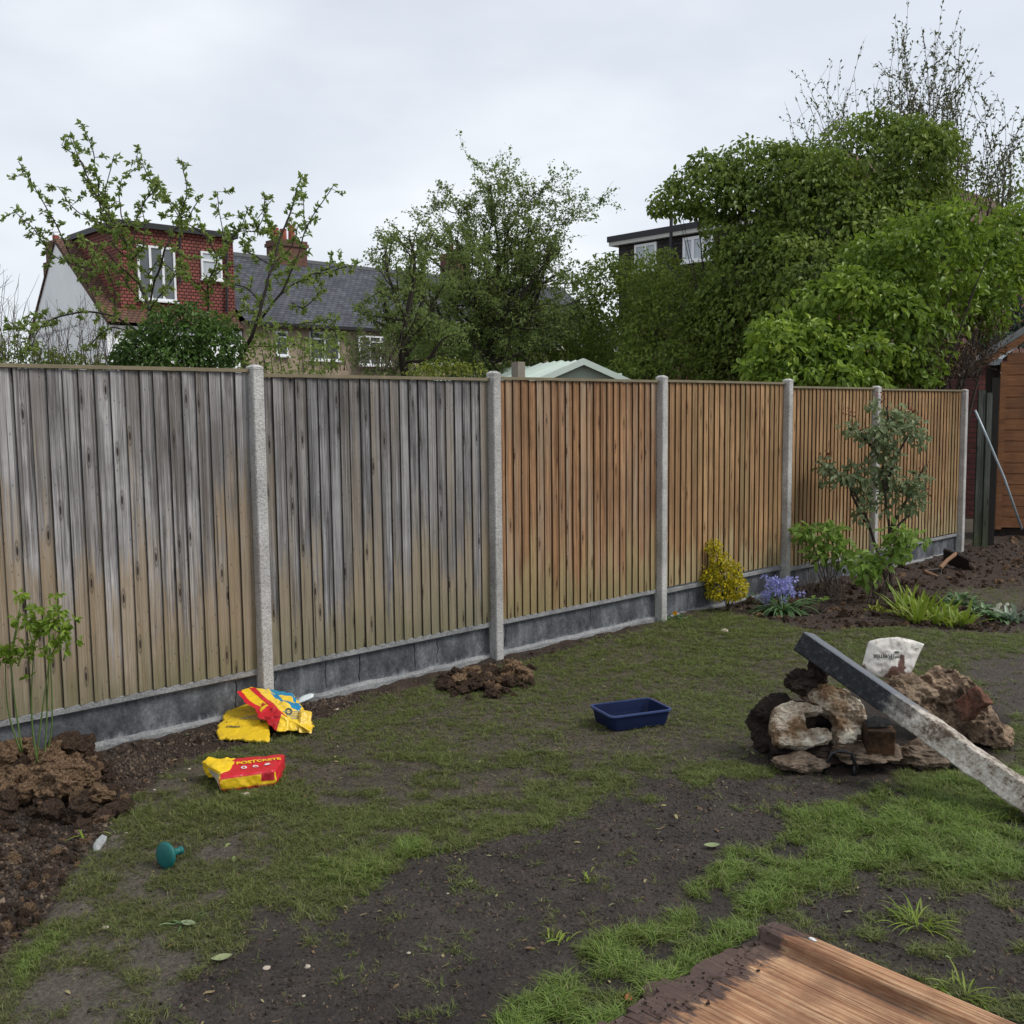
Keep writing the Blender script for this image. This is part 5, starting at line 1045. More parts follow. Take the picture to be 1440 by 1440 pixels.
for _ in range(130):
    x = r.gauss(680, 32); y = r.gauss(962, 10)
    if not (612 < x < 750 and 938 < y < 986): continue
    d_ = math.hypot((x - 685) / 60, (y - 962) / 24); S.append((x, y, r.uniform(7, 19), r.random() < .36 * (1.1 - d_), max(0, .06 * (1 - d_))))
S += [(665, 960, 28, True, .06), (648, 966, 20, True, .04), (722, 957, 32, True, .07), (738, 958, 24, True, .04), (700, 974, 20, True, .01), (676, 970, 22, False, .03), (632, 972, 20, False, .01)]
heap('soil_heap', 'small heap of clods on the grass edge below the second fence post', S, gpt(680, 965), 6)
# dark clods strewn over the left bed and the far right diggings: too many to count
def strewn(name, label, n, region, seed, smin, smax, clayp):
    r = np.random.default_rng(seed); pts = []; 
    x = r.uniform(region[0], region[2], n); y = r.uniform(region[1], region[3], n); P_ = np.array([G(a, b) for a, b in zip(x, y)]); z_ = zones(P_)
    k = (np.maximum(z_['bed'], z_['flow']) > .75) & (z_['front'] > .10); P_ = P_[k]; P_[:, 2] = zg(P_); n = len(P_); s_ = r.lognormal(0, .5, n) * smin; s_ = np.minimum(s_, smax)
    P_[:, 2] += s_ * .2
    scatter(name, CD[:3] + CL[:2], P_, r.uniform(0, 6.28, (n, 3)), np.stack([s_ * r.uniform(.7, 1.3, n), s_, s_ * .8], -1), np.where(r.random(n) < clayp, r.integers(3, 5, n), r.integers(0, 3, n)), r.random(n), label, 'soil clods')
strewn('bed_clods', 'small dark clods strewn over the dug bed at the left', 900, (-60, 1085, 330, 1400), 1, .011, .035, .14)
strewn('fence_foot_clods', 'small crumbly clods along the foot of the fence', 600, (200, 860, 900, 1100), 2, .009, .028, .25)
strewn('border_clods', 'dark clods of the turned flower border at the right', 1500, (960, 745, 1460, 890), 4, .018, .06, .2)
# pebbles and fallen leaves
M_st = plain('pale_stone', (.42, .36, .28), .7, .35, 15, .002); SM = [rock_mesh('stone', 700 + i, 2, .3, M_st, .6, 1.5, True) for i in range(4)]
for i, (x, y, w_) in enumerate(((149, 1305, 11), (217, 1111, 5), (157, 1278, 5), (150, 1345, 5), (375, 1362, 12), (432, 1360, 11), (630, 1257, 5), (575, 1341, 7), (427, 1401, 6), (564, 1139, 6), (474, 998, 7), (720, 953, 10), (266, 1082, 6), (345, 1120, 18), (1019, 888, 14), (178, 1172, 6), (1140, 938, 6), (1331, 1412, 12))):
    p = gpt(x, y); o = link('stone', SM[i % 4]); s_ = w_ * p[1] / F / 2; o.location = p + (0, 0, s_ * .2); o.scale = (s_, s_ * .9, s_ * .7); o.rotation_euler = (0, 0, i * 1.7); tag(o, 'small pale stone lying loose on the muddy ground', 'stone', 'small stones lying on the ground')
def leaf_thing(x, y, L_, c_, label, tilt=.2, rz=0.):
    p = gpt(x, y) + (0, 0, .012); mb = MB(); n_ = 9; V = []
    for k in range(n_):
        t = k / (n_ - 1); wv = math.sin(t * math.pi) ** .8 * L_ * .26; xx = (t - .5) * L_; V += [(xx, -wv, .15 * wv + tilt * xx * xx / L_), (xx, 0, -.1 * wv + tilt * xx * xx / L_), (xx, wv, .3 * wv + tilt * xx * xx / L_)]
    V = np.array(V); c2, s2 = math.cos(rz), math.sin(rz); V = V @ np.array([[c2, s2, 0], [-s2, c2, 0], [0, 0, 1]]); mb.add(V + p, Q=[[3 * k + b, 3 * k + b + 1, 3 * k + b + 4, 3 * k + b + 3] for k in range(n_ - 1) for b in (0, 1)])
    o = build('fallen_leaf', mb, plain('leaf_' + str(x), c_, .6, .25, 30, .001)); tag(o, label, 'leaf')
leaf_thing(884, 1409, .045, (.36, .10, .03), 'small orange fallen leaf in the grass near the rotting board', .5, 1.4); leaf_thing(1001, 1193, .07, (.20, .24, .11), 'pale green fallen leaf on the bare soil in the middle of the lawn', .3, .1)
leaf_thing(312, 1352, .07, (.22, .25, .12), 'pale green fallen leaf on the dark soil near the bottom edge', .3, .4); leaf_thing(265, 1303, .06, (.20, .24, .14), 'grey green fallen leaf on the muddy grass below the teal rose', .3, -.3)
# ------------------------------------------------------------------ plants
def leaves(mb, P, T, Nn, L_, Wd, a, kind=2, fold=.25, droop=.15):
    P = np.asarray(P, float); n = len(P); T = nrm(T); S = nrm(np.cross(T, Nn)); Nn = np.cross(S, T); L_ = np.broadcast_to(L_, (n,))[:, None]; Wd = np.broadcast_to(Wd, (n,))[:, None]; a = np.broadcast_to(a, (n,))
    if kind == 2:
        V = np.stack([P, P + T * L_ * .5 + S * Wd * .5 + Nn * Wd * fold, P + T * L_ - Nn * L_ * droop, P + T * L_ * .5 - S * Wd * .5 + Nn * Wd * fold], 1)
        b = np.arange(n)[:, None] * 4; Tt = np.concatenate([b + [[0, 1, 2]], b + [[0, 2, 3]]]); mb.add(V.reshape(-1, 3), Tt, a=np.repeat(a, 4))
    else:
        f = lambda t, s_, u_: P + T * L_ * t + S * Wd * s_ + Nn * (Wd * u_ - L_ * droop * t * t)
        V = np.stack([f(0, 0, 0), f(.3, .45, fold), f(.68, .36, fold), f(1, 0, 0), f(.68, -.36, fold), f(.3, -.45, fold), f(.5, 0, 0)], 1)
        b = np.arange(n)[:, None] * 7; Tt = np.concatenate([b + [q_] for q_ in ([0, 1, 6], [1, 2, 6], [2, 3, 6], [3, 4, 6], [4, 5, 6], [5, 0, 6])]); mb.add(V.reshape(-1, 3), Tt, a=np.repeat(a, 7))
def rv(n, r): return nrm(r.normal(size=(n, 3)))
M_bark = barkmat('dark_bark', (.022, .018, .015), (.075, .060, .048)); M_twig = barkmat('grey_twig', (.06, .045, .038), (.14, .11, .09), 40); M_gst = plain('green_stem', (.09, .15, .035), .5, .2, 20, 0)
L_apple = leafmat('apple_leaf', (.10, .14, .03), (.22, .30, .06), (.38, .45, .15), .45)
L_haw = leafmat('hawthorn_leaf', (.10, .135, .040), (.21, .28, .075), (.36, .44, .14), .5)
L_dark = leafmat('dark_evergreen_leaf', (.035, .070, .014), (.085, .160, .030), (.17, .27, .055), .3, .42)
L_brt = leafmat('bright_shrub_leaf', (.08, .14, .016), (.20, .30, .030), (.38, .48, .07), .35, .45)
L_ivy = leafmat('climber_leaf', (.065, .105, .015), (.165, .235, .034), (.34, .42, .075), .38, .48)
L_hedge = leafmat('hedge_leaf', (.070, .110, .018), (.150, .210, .032), (.27, .34, .06), .42, .5)
L_shoot = leafmat('young_shoot_leaf', (.05, .055, .025), (.12, .135, .05), (.24, .28, .09), .35)
L_yel = leafmat('yellow_green_leaf', (.10, .13, .015), (.21, .25, .03), (.40, .42, .07), .3)
L_gold = leafmat('golden_leaf', (.16, .20, .012), (.56, .46, .015), (.82, .70, .05), .25)
L_rose = leafmat('rose_leaf', (.09, .13, .06), (.22, .28, .13), (.40, .45, .27), .35, .42)
L_hyd = leafmat('soft_green_leaf', (.11, .19, .03), (.23, .36, .065), (.38, .50, .13), .45, .45)
L_red = leafmat('red_young_leaf', (.10, .03, .02), (.22, .06, .035), (.30, .12, .06), .3)
L_strap = leafmat('strap_leaf', (.05, .11, .035), (.11, .20, .075), (.24, .34, .17), .25, .40)
L_iris = leafmat('iris_blade', (.12, .18, .015), (.22, .31, .03), (.40, .44, .09), .35)
L_blue = leafmat('blue_petal', (.24, .25, .55), (.38, .39, .74), (.58, .58, .90), .35); L_wht = leafmat('cream_petal', (.5, .5, .38), (.7, .7, .55), (.85, .85, .75), .3); L_sil = leafmat('silver_leaf', (.22, .30, .22), (.32, .40, .30), (.48, .54, .44), .2)
L_dry = leafmat('dry_leaf', (.06, .035, .02), (.12, .075, .04), (.22, .15, .08), .2)
GZ = np.array([0, 0, 1.])
def blob_leaves(mb, blobs, dens, L_, seed, kind=2, up_=.35, shell=.30, noise_a=.28, noise_f=1.6, inner=.25, wr=.55, tone=0.0, droop=.2, hang=.5, gaps=.0, gapf=1.0):
    """foliage of a crown: blobs = (centre, radii); leaves lie through the outer shell, some deeper"""
    r = np.random.default_rng(seed); CC = np.array([b[0] for b in blobs]); RR = np.array([b[1] for b in blobs]); allP = []
    for ci in range(len(blobs)):
        c_, R0 = CC[ci], RR[ci]; area = 4 * math.pi * ((R0[0] * R0[1]) ** 1.6 / 3 + (R0[0] * R0[2]) ** 1.6 / 3 + (R0[1] * R0[2]) ** 1.6 / 3) ** (1 / 1.6); n = int(area * dens)
        d = rv(n, r); rad = 1 + noise_a * fbm(d * noise_f * 1.2 + ci * 9 + seed, 3, seed) + noise_a * .5 * fbm(d * 5 + ci * 3, 2, seed + 2); dep = r.random(n) ** 2 * shell; deep = r.random(n) < inner; dep = np.where(deep, r.uniform(.1, .6, n), dep)
        P_ = c_ + d * R0 * (rad * (1 - dep))[:, None]; keep = np.ones(n, bool)
        for cj in range(len(blobs)):
            if cj != ci: q_ = (P_ - CC[cj]) / RR[cj]; keep &= (np.linalg.norm(q_, axis=1) > .66)
        keep &= P_[:, 2] > .1
        if fence_dist(CC.mean(0)) < 0: keep &= fence_dist(P_) < -.10
        if gaps: keep &= fbm(P_ * gapf + seed, 2, seed + 8) > (-.5 + gaps)
        P_, d, dep = P_[keep], d[keep], dep[keep]; n = len(P_); Nn = nrm(d / R0 * R0.mean() * .9 + GZ * up_ + r.normal(0, .42, (n, 3))); T = nrm(d * .55 - GZ * hang + r.normal(0, .55, (n, 3))); Ls = L_ * r.uniform(.45, 1.35, n)
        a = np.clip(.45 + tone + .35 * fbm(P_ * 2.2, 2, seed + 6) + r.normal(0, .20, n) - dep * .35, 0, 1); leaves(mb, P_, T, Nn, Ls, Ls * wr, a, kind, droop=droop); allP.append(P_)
    return np.concatenate(allP)
def lump(blobs, seed, n=6, lo=.30, hi=.52):
    r = random.Random(seed); o = list(blobs)
    for c_, R0 in blobs:
        for _ in range(n):
            d = np.array([r.gauss(0, 1), r.gauss(0, 1) - .5, r.gauss(0, 1) + .25]); d = d / np.linalg.norm(d); k = r.uniform(lo, hi); o.append((c_ + d * R0 * r.uniform(.72, .95), np.full(3, R0.mean() * k) * np.array([r.uniform(.8, 1.3), 1, r.uniform(.7, 1.05)])))
    return o
def PB(px, py, Y, rx, rz, ry=None):   # a blob whose centre and size are given by sight at distance Y
    c_ = W(px, py, Y); s_ = Y / F; return (c_, np.array([rx * s_, (ry if ry else (rx + rz) / 2) * s_, rz * s_]))
def core(mb, blobs, k=.55):
    for c_, R0 in blobs:
        bm = bmesh.new(); bmesh.ops.create_icosphere(bm, subdivisions=2, radius=1); V = np.array([v.co[:] for v in bm.verts]); V = V * (1 + .25 * fbm(V * 2 + c_, 2, 4))[:, None] * R0 * k + c_; mb.add(V, [[v.index for v in f.verts] for f in bm.faces]); bm.free()
M_core = plain('inner_twigs', (.016, .020, .010), 1, .4, 6, 0, .05)
def bush(name, label, cat, blobs, dens, L_, seed, lm, base=None, stems=6, lumps=0, **k):
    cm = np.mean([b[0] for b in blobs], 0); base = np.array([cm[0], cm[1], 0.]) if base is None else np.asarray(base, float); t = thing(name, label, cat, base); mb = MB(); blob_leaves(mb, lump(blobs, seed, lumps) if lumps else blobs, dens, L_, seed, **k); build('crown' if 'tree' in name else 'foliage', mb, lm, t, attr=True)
    r = random.Random(seed); mb = MB()
    for (c_, R0) in blobs:
        for _ in range(max(1, stems // 2)):
            tgt = c_ + np.array([r.uniform(-.7, .7), r.uniform(-.5, .5), r.uniform(-.3, .75)]) * R0; q0 = R0[2] * .5; b0 = base + np.array([r.uniform(-q0, q0) * .5, r.uniform(-q0, q0) * .5, 0]); m_ = (b0 + tgt) / 2 + np.array([r.uniform(-q0, q0), r.uniform(-q0, q0), r.uniform(0, q0)]); w_ = .030 * R0[2] + .002
            mb.tube([b0, m_, tgt], [w_ * 1.6, w_, w_ * .3], 5)
    build('trunk' if 'tree' in name else 'stems', mb, M_bark, t); return t
def smoothpath(P_, n):
    P_ = np.asarray(P_, float); t = np.linspace(0, len(P_) - 1, n); i = np.clip(t.astype(int), 0, len(P_) - 2); f = t - i; a = P_[np.maximum(i - 1, 0)]; b = P_[i]; c_ = P_[i + 1]; d = P_[np.minimum(i + 2, len(P_) - 1)]; f = f[:, None]
    return .5 * ((2 * b) + (-a + c_) * f + (2 * a - 5 * b + 4 * c_ - d) * f ** 2 + (-a + 3 * b - 3 * c_ + d) * f ** 3)

# apple trees in the next garden
def zc(*p): return [(x / 3., y / 3. + 160) for x, y in p]
r_ = np.random.default_rng(77)
def apple(label, branches, base_px, Y, seed, trunk):
    base = W(*base_px, Y); base[2] = 0; t = thing('apple_tree', label, 'tree', base); r = np.random.default_rng(seed); tb, lf = MB(), MB()
    top = W(*trunk, Y); tb.tube(smoothpath([base, base * .5 + top * .5 + (.08, .05, 0), top], 8), np.linspace(.060, .032, 8), 8)
    for bi, b in enumerate(branches):
        z_ = zc(*b[1]); k = len(z_); dY = np.cumsum(r.normal(0, .16, k)) + r.uniform(-.3, .3); dY -= dY[0] * (bi % 2); P_ = np.array([W(x, y, Y + dd) for (x, y), dd in zip(z_, dY)]); n = max(8, int(sum(np.linalg.norm(np.diff(P_, axis=0), axis=1)) / .045)); S_ = smoothpath(P_, n); S_ = S_ + np.stack([fbm(S_ * 5 + 7, 2, seed), fbm(S_ * 5 + 27, 2, seed), fbm(S_ * 5 + 57, 2, seed)], -1) * .022
        w0 = b[0] * .62; tb.tube(S_, np.linspace(w0, .0045, n), 5)
        d_ = nrm(np.gradient(S_, axis=0))
        for i in range(n):
            fr_ = i / n; dn = (.50 if w0 > .013 and fr_ < .3 else .95)
            if r.random() > dn: continue
            # a spur with a rosette of leaves
            o_ = nrm(np.cross(d_[i], r.normal(size=3))) ; sl = r.uniform(.01, .05) if r.random() < .85 else r.uniform(.08, .2); p = S_[i] + o_ * sl; tb.tube([S_[i], p], .0035, 3)
            m_ = r.integers(6, 12); D = nrm(o_ * .6 + d_[i] * .5 + r.normal(0, .7, (m_, 3))); L_ = r.uniform(.035, .075, m_); leaves(lf, np.repeat(p[None], m_, 0) + r.normal(0, .008, (m_, 3)), D, rv(m_, r) + GZ * .8, L_, L_ * .5, np.clip(r.normal(.5, .22, m_), 0, 1), 2)
            if sl > .08:
                for q in range(3):
                    m_ = 4; pq = S_[i] + o_ * sl * (.4 + .2 * q); D = nrm(r.normal(0, 1, (m_, 3)) + o_); L_ = r.uniform(.035, .065, m_); leaves(lf, np.repeat(pq[None], m_, 0), D, rv(m_, r) + GZ * .8, L_, L_ * .5, np.clip(r.normal(.5, .22, m_), 0, 1), 2)
    build('trunk', tb, M_bark, t, smooth=True); build('crown', lf, L_apple, t, attr=True); return t
BA = [(.035, ((640, 1000), (630, 830), (590, 720), (560, 620), (530, 540), (440, 380), (370, 270), (300, 110))), (.014, ((470, 450), (400, 330), (340, 200), (265, 130))), (.016, ((530, 540), (430, 430), (410, 250), (350, 40))),
      (.026, ((630, 960), (570, 915), (480, 855), (330, 838), (200, 880), (150, 930), (130, 1000))), (.016, ((430, 845), (340, 670), (250, 500), (180, 370), (80, 200))), (.010, ((350, 650), (230, 600), (140, 490), (60, 410))), (.012, ((450, 480), (380, 440), (300, 390), (245, 310))),
      (.022, ((620, 900), (640, 760), (700, 560), (760, 440), (700, 350), (640, 280), (575, 180))), (.012, ((520, 460), (500, 370), (510, 270))), (.010, ((440, 380), (450, 320), (480, 180))), (.014, ((560, 560), (580, 430), (640, 340), (670, 290))),
      (.012, ((760, 440), (800, 430), (840, 360))), (.010, ((760, 440), (790, 330), (770, 200))), (.016, ((590, 720), (500, 640), (420, 560), (330, 530))), (.014, ((560, 620), (610, 540), (600, 400))), (.010, ((480, 850), (480, 760), (450, 660))), (.012, ((630, 830), (700, 740), (760, 640), (740, 560))),
      (.012, ((600, 800), (520, 700), (470, 640), (410, 640), (370, 560))), (.014, ((560, 915), (480, 905), (420, 930), (360, 1000))), (.012, ((620, 690), (660, 620), (700, 640), (780, 700))), (.010, ((200, 880), (160, 840), (100, 900), (40, 880))), (.012, ((560, 620), (480, 560), (440, 480), (420, 440)))]
BB = [(.040, ((1010, 1030), (1060, 940), (1110, 800), (1150, 640), (1200, 470), (1240, 370), (1270, 265))), (.026, ((1080, 900), (1180, 760), (1240, 640), (1300, 470), (1410, 305))), (.010, ((1290, 490), (1275, 360), (1265, 350))), (.022, ((870, 1000), (875, 820), (880, 700), (915, 600), (830, 490), (760, 440), (700, 350))),
      (.014, ((912, 605), (980, 520), (1020, 470), (1050, 390))), (.010, ((950, 540), (930, 430), (920, 330))), (.014, ((915, 600), (1000, 500), (1090, 485), (1120, 350))), (.010, ((1170, 500), (1130, 500), (1080, 460), (1150, 365))), (.014, ((880, 760), (800, 690), (760, 640), (720, 700))), (.014, ((1150, 640), (1080, 600), (1030, 570), (1060, 520))),
      (.014, ((1110, 800), (1050, 740), (980, 720), (950, 690))), (.018, ((1180, 760), (1290, 690), (1330, 670), (1440, 640))), (.014, ((1330, 670), (1400, 660), (1470, 645), (1500, 635))), (.014, ((1230, 800), (1280, 820), (1340, 760), (1300, 700))), (.012, ((1100, 830), (1020, 830), (960, 870), (920, 850))), (.014, ((1060, 940), (1200, 900), (1330, 880), (1400, 870), (1420, 940))), (.016, ((1040, 980), (1200, 980), (1350, 960), (1440, 920))),
      (.012, ((880, 700), (940, 650), (1000, 640))), (.012, ((1150, 640), (1230, 560), (1260, 470))), (.010, ((1240, 640), (1180, 560), (1140, 500)))]
apple('apple tree with long leafy shoots at the left, before the white gable', BA, (212, 520), 11.2, 4, (212, 480))
apple('apple tree with spreading leafy branches in front of the red dormer and slate roof', BB, (345, 520), 11.8, 5, (340, 495))

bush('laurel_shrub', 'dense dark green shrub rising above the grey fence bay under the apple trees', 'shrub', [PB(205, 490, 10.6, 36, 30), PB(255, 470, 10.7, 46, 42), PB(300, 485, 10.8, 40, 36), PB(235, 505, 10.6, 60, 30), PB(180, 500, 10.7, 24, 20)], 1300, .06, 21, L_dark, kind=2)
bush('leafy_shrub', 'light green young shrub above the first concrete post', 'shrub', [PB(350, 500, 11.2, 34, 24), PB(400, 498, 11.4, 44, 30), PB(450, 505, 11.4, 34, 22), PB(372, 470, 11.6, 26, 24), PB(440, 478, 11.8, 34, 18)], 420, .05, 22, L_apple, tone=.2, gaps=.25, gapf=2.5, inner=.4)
bush('low_shrub', 'low olive green bush topping the fence at the far left edge', 'shrub', [PB(10, 492, 11, 34, 26), PB(55, 500, 11, 34, 16), PB(90, 502, 11, 26, 16), PB(-40, 485, 11, 40, 34)], 420, .04, 23, L_hedge, gaps=.2, gapf=2.5)
bush('flowering_shrub', 'yellow green low shrub above the dark grey fence bay', 'shrub', [PB(625, 516, 13, 34, 12), PB(590, 520, 13, 20, 10), PB(660, 520, 13, 24, 10)], 500, .05, 24, L_yel)
def twigs(name, label, roots, n, Y, seed, hgt, leafm=None, ld=0, col=M_twig, lean=.25, rad=.006, curve=.3, leafL=.035, cat='shrub'):
    r = np.random.default_rng(seed); b0 = W(*roots[0], Y); b0[2] = 0; t = thing(name, label, cat, b0); tb, lf = MB(), MB()
    for i in range(n):
        f = r.random() * (len(roots) - 1); k = int(f); a, b = roots[k], roots[min(k + 1, len(roots) - 1)]; px = a[0] + (b[0] - a[0]) * (f - k); py = a[1] + (b[1] - a[1]) * (f - k); y = Y + r.uniform(-.6, .6)
        P0 = W(px, py, y); h_ = hgt * r.uniform(.45, 1.1) * y / F; d0 = nrm(np.array([r.normal(0, lean), r.normal(0, lean), 1])); d1 = nrm(d0 + r.normal(0, curve, 3)); S_ = np.array([P0 + d0 * h_ * s_ * (1 - s_ * .5) + d1 * h_ * s_ * s_ * .5 for s_ in np.linspace(0, 1, 9)]); S_[:, :] += np.cumsum(r.normal(0, .008 * h_, S_.shape), axis=0)
        tb.tube(S_, np.linspace(rad, rad * .3, 9), 4)
        for j in range(r.integers(2, 6)):
            q_ = r.integers(2, 8); dd = nrm(d1 + r.normal(0, .6, 3)); l_ = h_ * r.uniform(.12, .38); e_ = S_[q_] + dd * l_; tb.tube([S_[q_], (S_[q_] + e_) / 2 + r.normal(0, .03, 3) * l_, e_], [rad * .5, rad * .4, rad * .2], 3)
            if ld:
                m_ = int(ld * l_ * 40); s_ = r.random(m_)[:, None]; leaves(lf, S_[q_] + (e_ - S_[q_]) * s_, dd + r.normal(0, .7, (m_, 3)), rv(m_, r) + GZ, leafL * r.uniform(.6, 1.3, m_), leafL * .5, np.clip(r.normal(.5, .22, m_), 0, 1))
        if ld:
            m_ = int(ld * h_ * 26); s_ = r.uniform(.1, 1, m_) * 8; k_ = np.minimum(s_.astype(int), 7); q_ = S_[k_] + (S_[k_ + 1] - S_[k_]) * (s_ - k_)[:, None]; leaves(lf, q_, d1 + r.normal(0, .7, (m_, 3)), rv(m_, r) + GZ, leafL * r.uniform(.6, 1.3, m_), leafL * .5, np.clip(r.normal(.5, .22, m_), 0, 1))
    build('stems', tb, col, t, smooth=True)
    if ld: build('foliage', lf, leafm, t, attr=True)
    return t
twigs('bare_shrub', 'thicket of bare brown twigs before the white gable wall', [(-10, 515), (60, 515), (110, 515), (165, 515)], 70, 12.4, 31, 95, L_yel, .05, lean=.22, rad=.0045)
twigs('bare_shrub', 'sparse reddish twiggy bush before the pebbledash wall above the dark grey bay', [(440, 520), (520, 522), (560, 522)], 46, 13.5, 32, 60, L_apple, .5, lean=.4, rad=.005, leafL=.03)
twigs('bare_shrub', 'tall thin upright twigs at the far left edge of the view', [(-20, 505), (25, 505)], 16, 14, 33, 130, None, 0, lean=.08, rad=.006)

# hawthorn: trunk, ascending limbs and leaf-laden twigs
def hawthorn(label, base_px, Y, lims, seed, sub, spread, trunkw, lden=1.0):
    r = np.random.default_rng(seed); base = W(*base_px, Y); base[2] = 0; t = thing('hawthorn_tree', label, 'tree', base); tb, lf = MB(), MB()
    def shoot(P0, d, L_, w_, lvl):
        n = 7; S_ = [P0]; dd = d.copy()
        for i in range(n): dd = nrm(dd + r.normal(0, .13, 3) + np.array([0, 0, .03 if lvl < 2 else -.04])); S_.append(S_[-1] + dd * L_ / n)
        S_ = np.array(S_); tb.tube(S_, np.linspace(w_, w_ * .35, n + 1), 5 if lvl < 2 else 3); return S_, dd
    def dress(S_, k):
        m_ = max(3, int(k * lden)); s_ = r.random(m_) * (len(S_) - 1); i = s_.astype(int); i = np.minimum(i, len(S_) - 2); q_ = S_[i] + (S_[i + 1] - S_[i]) * (s_ - i)[:, None]
        q_ = np.repeat(q_, 3, 0) + r.normal(0, .03, (m_ * 3, 3)); m4 = m_ * 3; L_ = r.uniform(.03, .065, m4); leaves(lf, q_, r.normal(0, 1, (m4, 3)), rv(m4, r) * .8 + GZ, L_, L_ * .7, np.clip(.42 + .3 * fbm(q_ * 1.7, 2, 3) + r.normal(0, .18, m4), 0, 1))
    for (bx, by, tx, ty, w_) in lims:
        A_ = W(bx, by, Y + r.uniform(-.2, .2)); B_ = W(tx, ty, Y + r.uniform(-1, 1)); L_ = np.linalg.norm(B_ - A_); n = 12; S_ = smoothpath([A_, A_ * .6 + B_ * .4 + r.normal(0, .06, 3) * L_, A_ * .25 + B_ * .75 + r.normal(0, .04, 3) * L_, B_], n); tb.tube(S_, np.linspace(w_, .008, n), 6); dr = nrm(B_ - A_)
        dress(S_[n // 2:], 16)
        for k in range(int(sub * L_ * 1.15)):
            f = r.uniform(.12, 1); i = min(int(f * (n - 1)), n - 2); p = S_[i]; d = nrm(dr * .5 + r.normal(0, .75, 3) + np.array([0, 0, .12])); l1 = spread * (1.15 - f) * r.uniform(.5, 1.1) + .25; S2, d2 = shoot(p, d, l1, w_ * .3 * (1.2 - f) + .004, 1); dress(S2[2:], l1 * 22)
            for _ in range(int(3 + l1 * 4)):
                j = r.integers(1, 7); S3, _d = shoot(S2[j], nrm(d2 * .6 + r.normal(0, .7, 3)), l1 * r.uniform(.25, .55), .004, 2); dress(S3, l1 * 15)
    build('trunk', tb, M_bark, t); build('crown', lf, L_haw, t, attr=True); return t
LM = [(690, 540, 692, 296, .10), (690, 480, 745, 306, .05), (690, 460, 640, 334, .05), (690, 470, 778, 352, .05), (690, 480, 805, 378, .05), (690, 440, 600, 358, .045), (690, 430, 765, 358, .045), (690, 400, 730, 296, .035), (690, 400, 660, 322, .035), (690, 500, 630, 408, .045), (690, 500, 750, 438, .045), (690, 510, 810, 438, .045), (690, 505, 590, 438, .04), (690, 510, 560, 408, .035), (690, 420, 690, 259, .012), (740, 300, 768, 256, .008), (660, 300, 608, 292, .008), (770, 330, 802, 309, .008), (735, 280, 760, 284, .006)]
hawthorn('tall dark green hawthorn tree with ragged upswept top in the middle of the skyline', (690, 540), 17.5, LM, 41, 6.6, 1.45, .07, .62)
LM = [(572, 540, 575, 330, .07), (572, 500, 545, 340, .04), (572, 480, 610, 325, .04), (572, 500, 530, 400, .04), (572, 500, 625, 400, .04), (572, 520, 540, 455, .03), (572, 500, 600, 450, .03), (572, 510, 640, 470, .03), (572, 520, 515, 480, .02)]
hawthorn('smaller hawthorn with drooping feathery twigs against the slate roof', (572, 540), 15.5, LM, 43, 5.0, .85, .06, .8)
bush('green_shrub', 'mid green rounded shrub behind the garage roof', 'shrub', [PB(700, 490, 18.6, 60, 42), PB(755, 465, 19, 50, 40), PB(790, 490, 19, 60, 45), PB(640, 500, 18.6, 50, 36), PB(730, 505, 18.6, 70, 30)], 300, .075, 44, L_hedge, lumps=4, gaps=.15, gapf=1.5, tone=-.05)
bush('hedge_tree', 'mid green tree left of the dark dormer, over the garage roof', 'tree', [PB(850, 415, 18.5, 46, 55), PB(880, 460, 18, 62, 70), PB(835, 470, 18.4, 45, 50), PB(905, 400, 18.5, 40, 46), PB(890, 505, 17.5, 60, 40)], 330, .075, 45, L_hedge, lumps=5, gaps=.12, gapf=1.6)
bush('hedge_tree', 'bright olive bush below the dark dormer windows', 'tree', [PB(960, 430, 17, 62, 52), PB(930, 470, 16.5, 60, 60), PB(990, 470, 16.4, 55, 60), PB(950, 515, 16, 90, 34), PB(1040, 520, 15.4, 60, 30), PB(925, 388, 17.5, 30, 34), PB(985, 395, 17.4, 26, 26)], 360, .07, 46, L_hedge, lumps=5, tone=.12, gaps=.08, gapf=1.8)
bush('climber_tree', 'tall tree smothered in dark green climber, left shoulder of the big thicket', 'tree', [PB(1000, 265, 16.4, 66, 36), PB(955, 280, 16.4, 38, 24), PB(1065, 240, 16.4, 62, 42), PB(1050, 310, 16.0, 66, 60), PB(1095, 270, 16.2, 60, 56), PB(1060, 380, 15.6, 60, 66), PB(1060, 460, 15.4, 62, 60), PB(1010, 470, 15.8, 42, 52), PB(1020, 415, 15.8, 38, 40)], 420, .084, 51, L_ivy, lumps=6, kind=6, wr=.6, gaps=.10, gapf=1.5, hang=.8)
bush('climber_tree', 'highest rounded part of the climber thicket under the tall bare twigs', 'tree', [PB(1230, 240, 16.0, 100, 72), PB(1150, 300, 15.6, 72, 72), PB(1290, 250, 16.2, 62, 66), PB(1190, 350, 15.2, 90, 70), PB(1130, 400, 14.8, 70, 66), PB(1260, 330, 15.4, 80, 70), PB(1110, 480, 14.6, 60, 50)], 420, .084, 52, L_ivy, lumps=6, kind=6, wr=.6, gaps=.10, gapf=1.5, hang=.8, tone=.03)
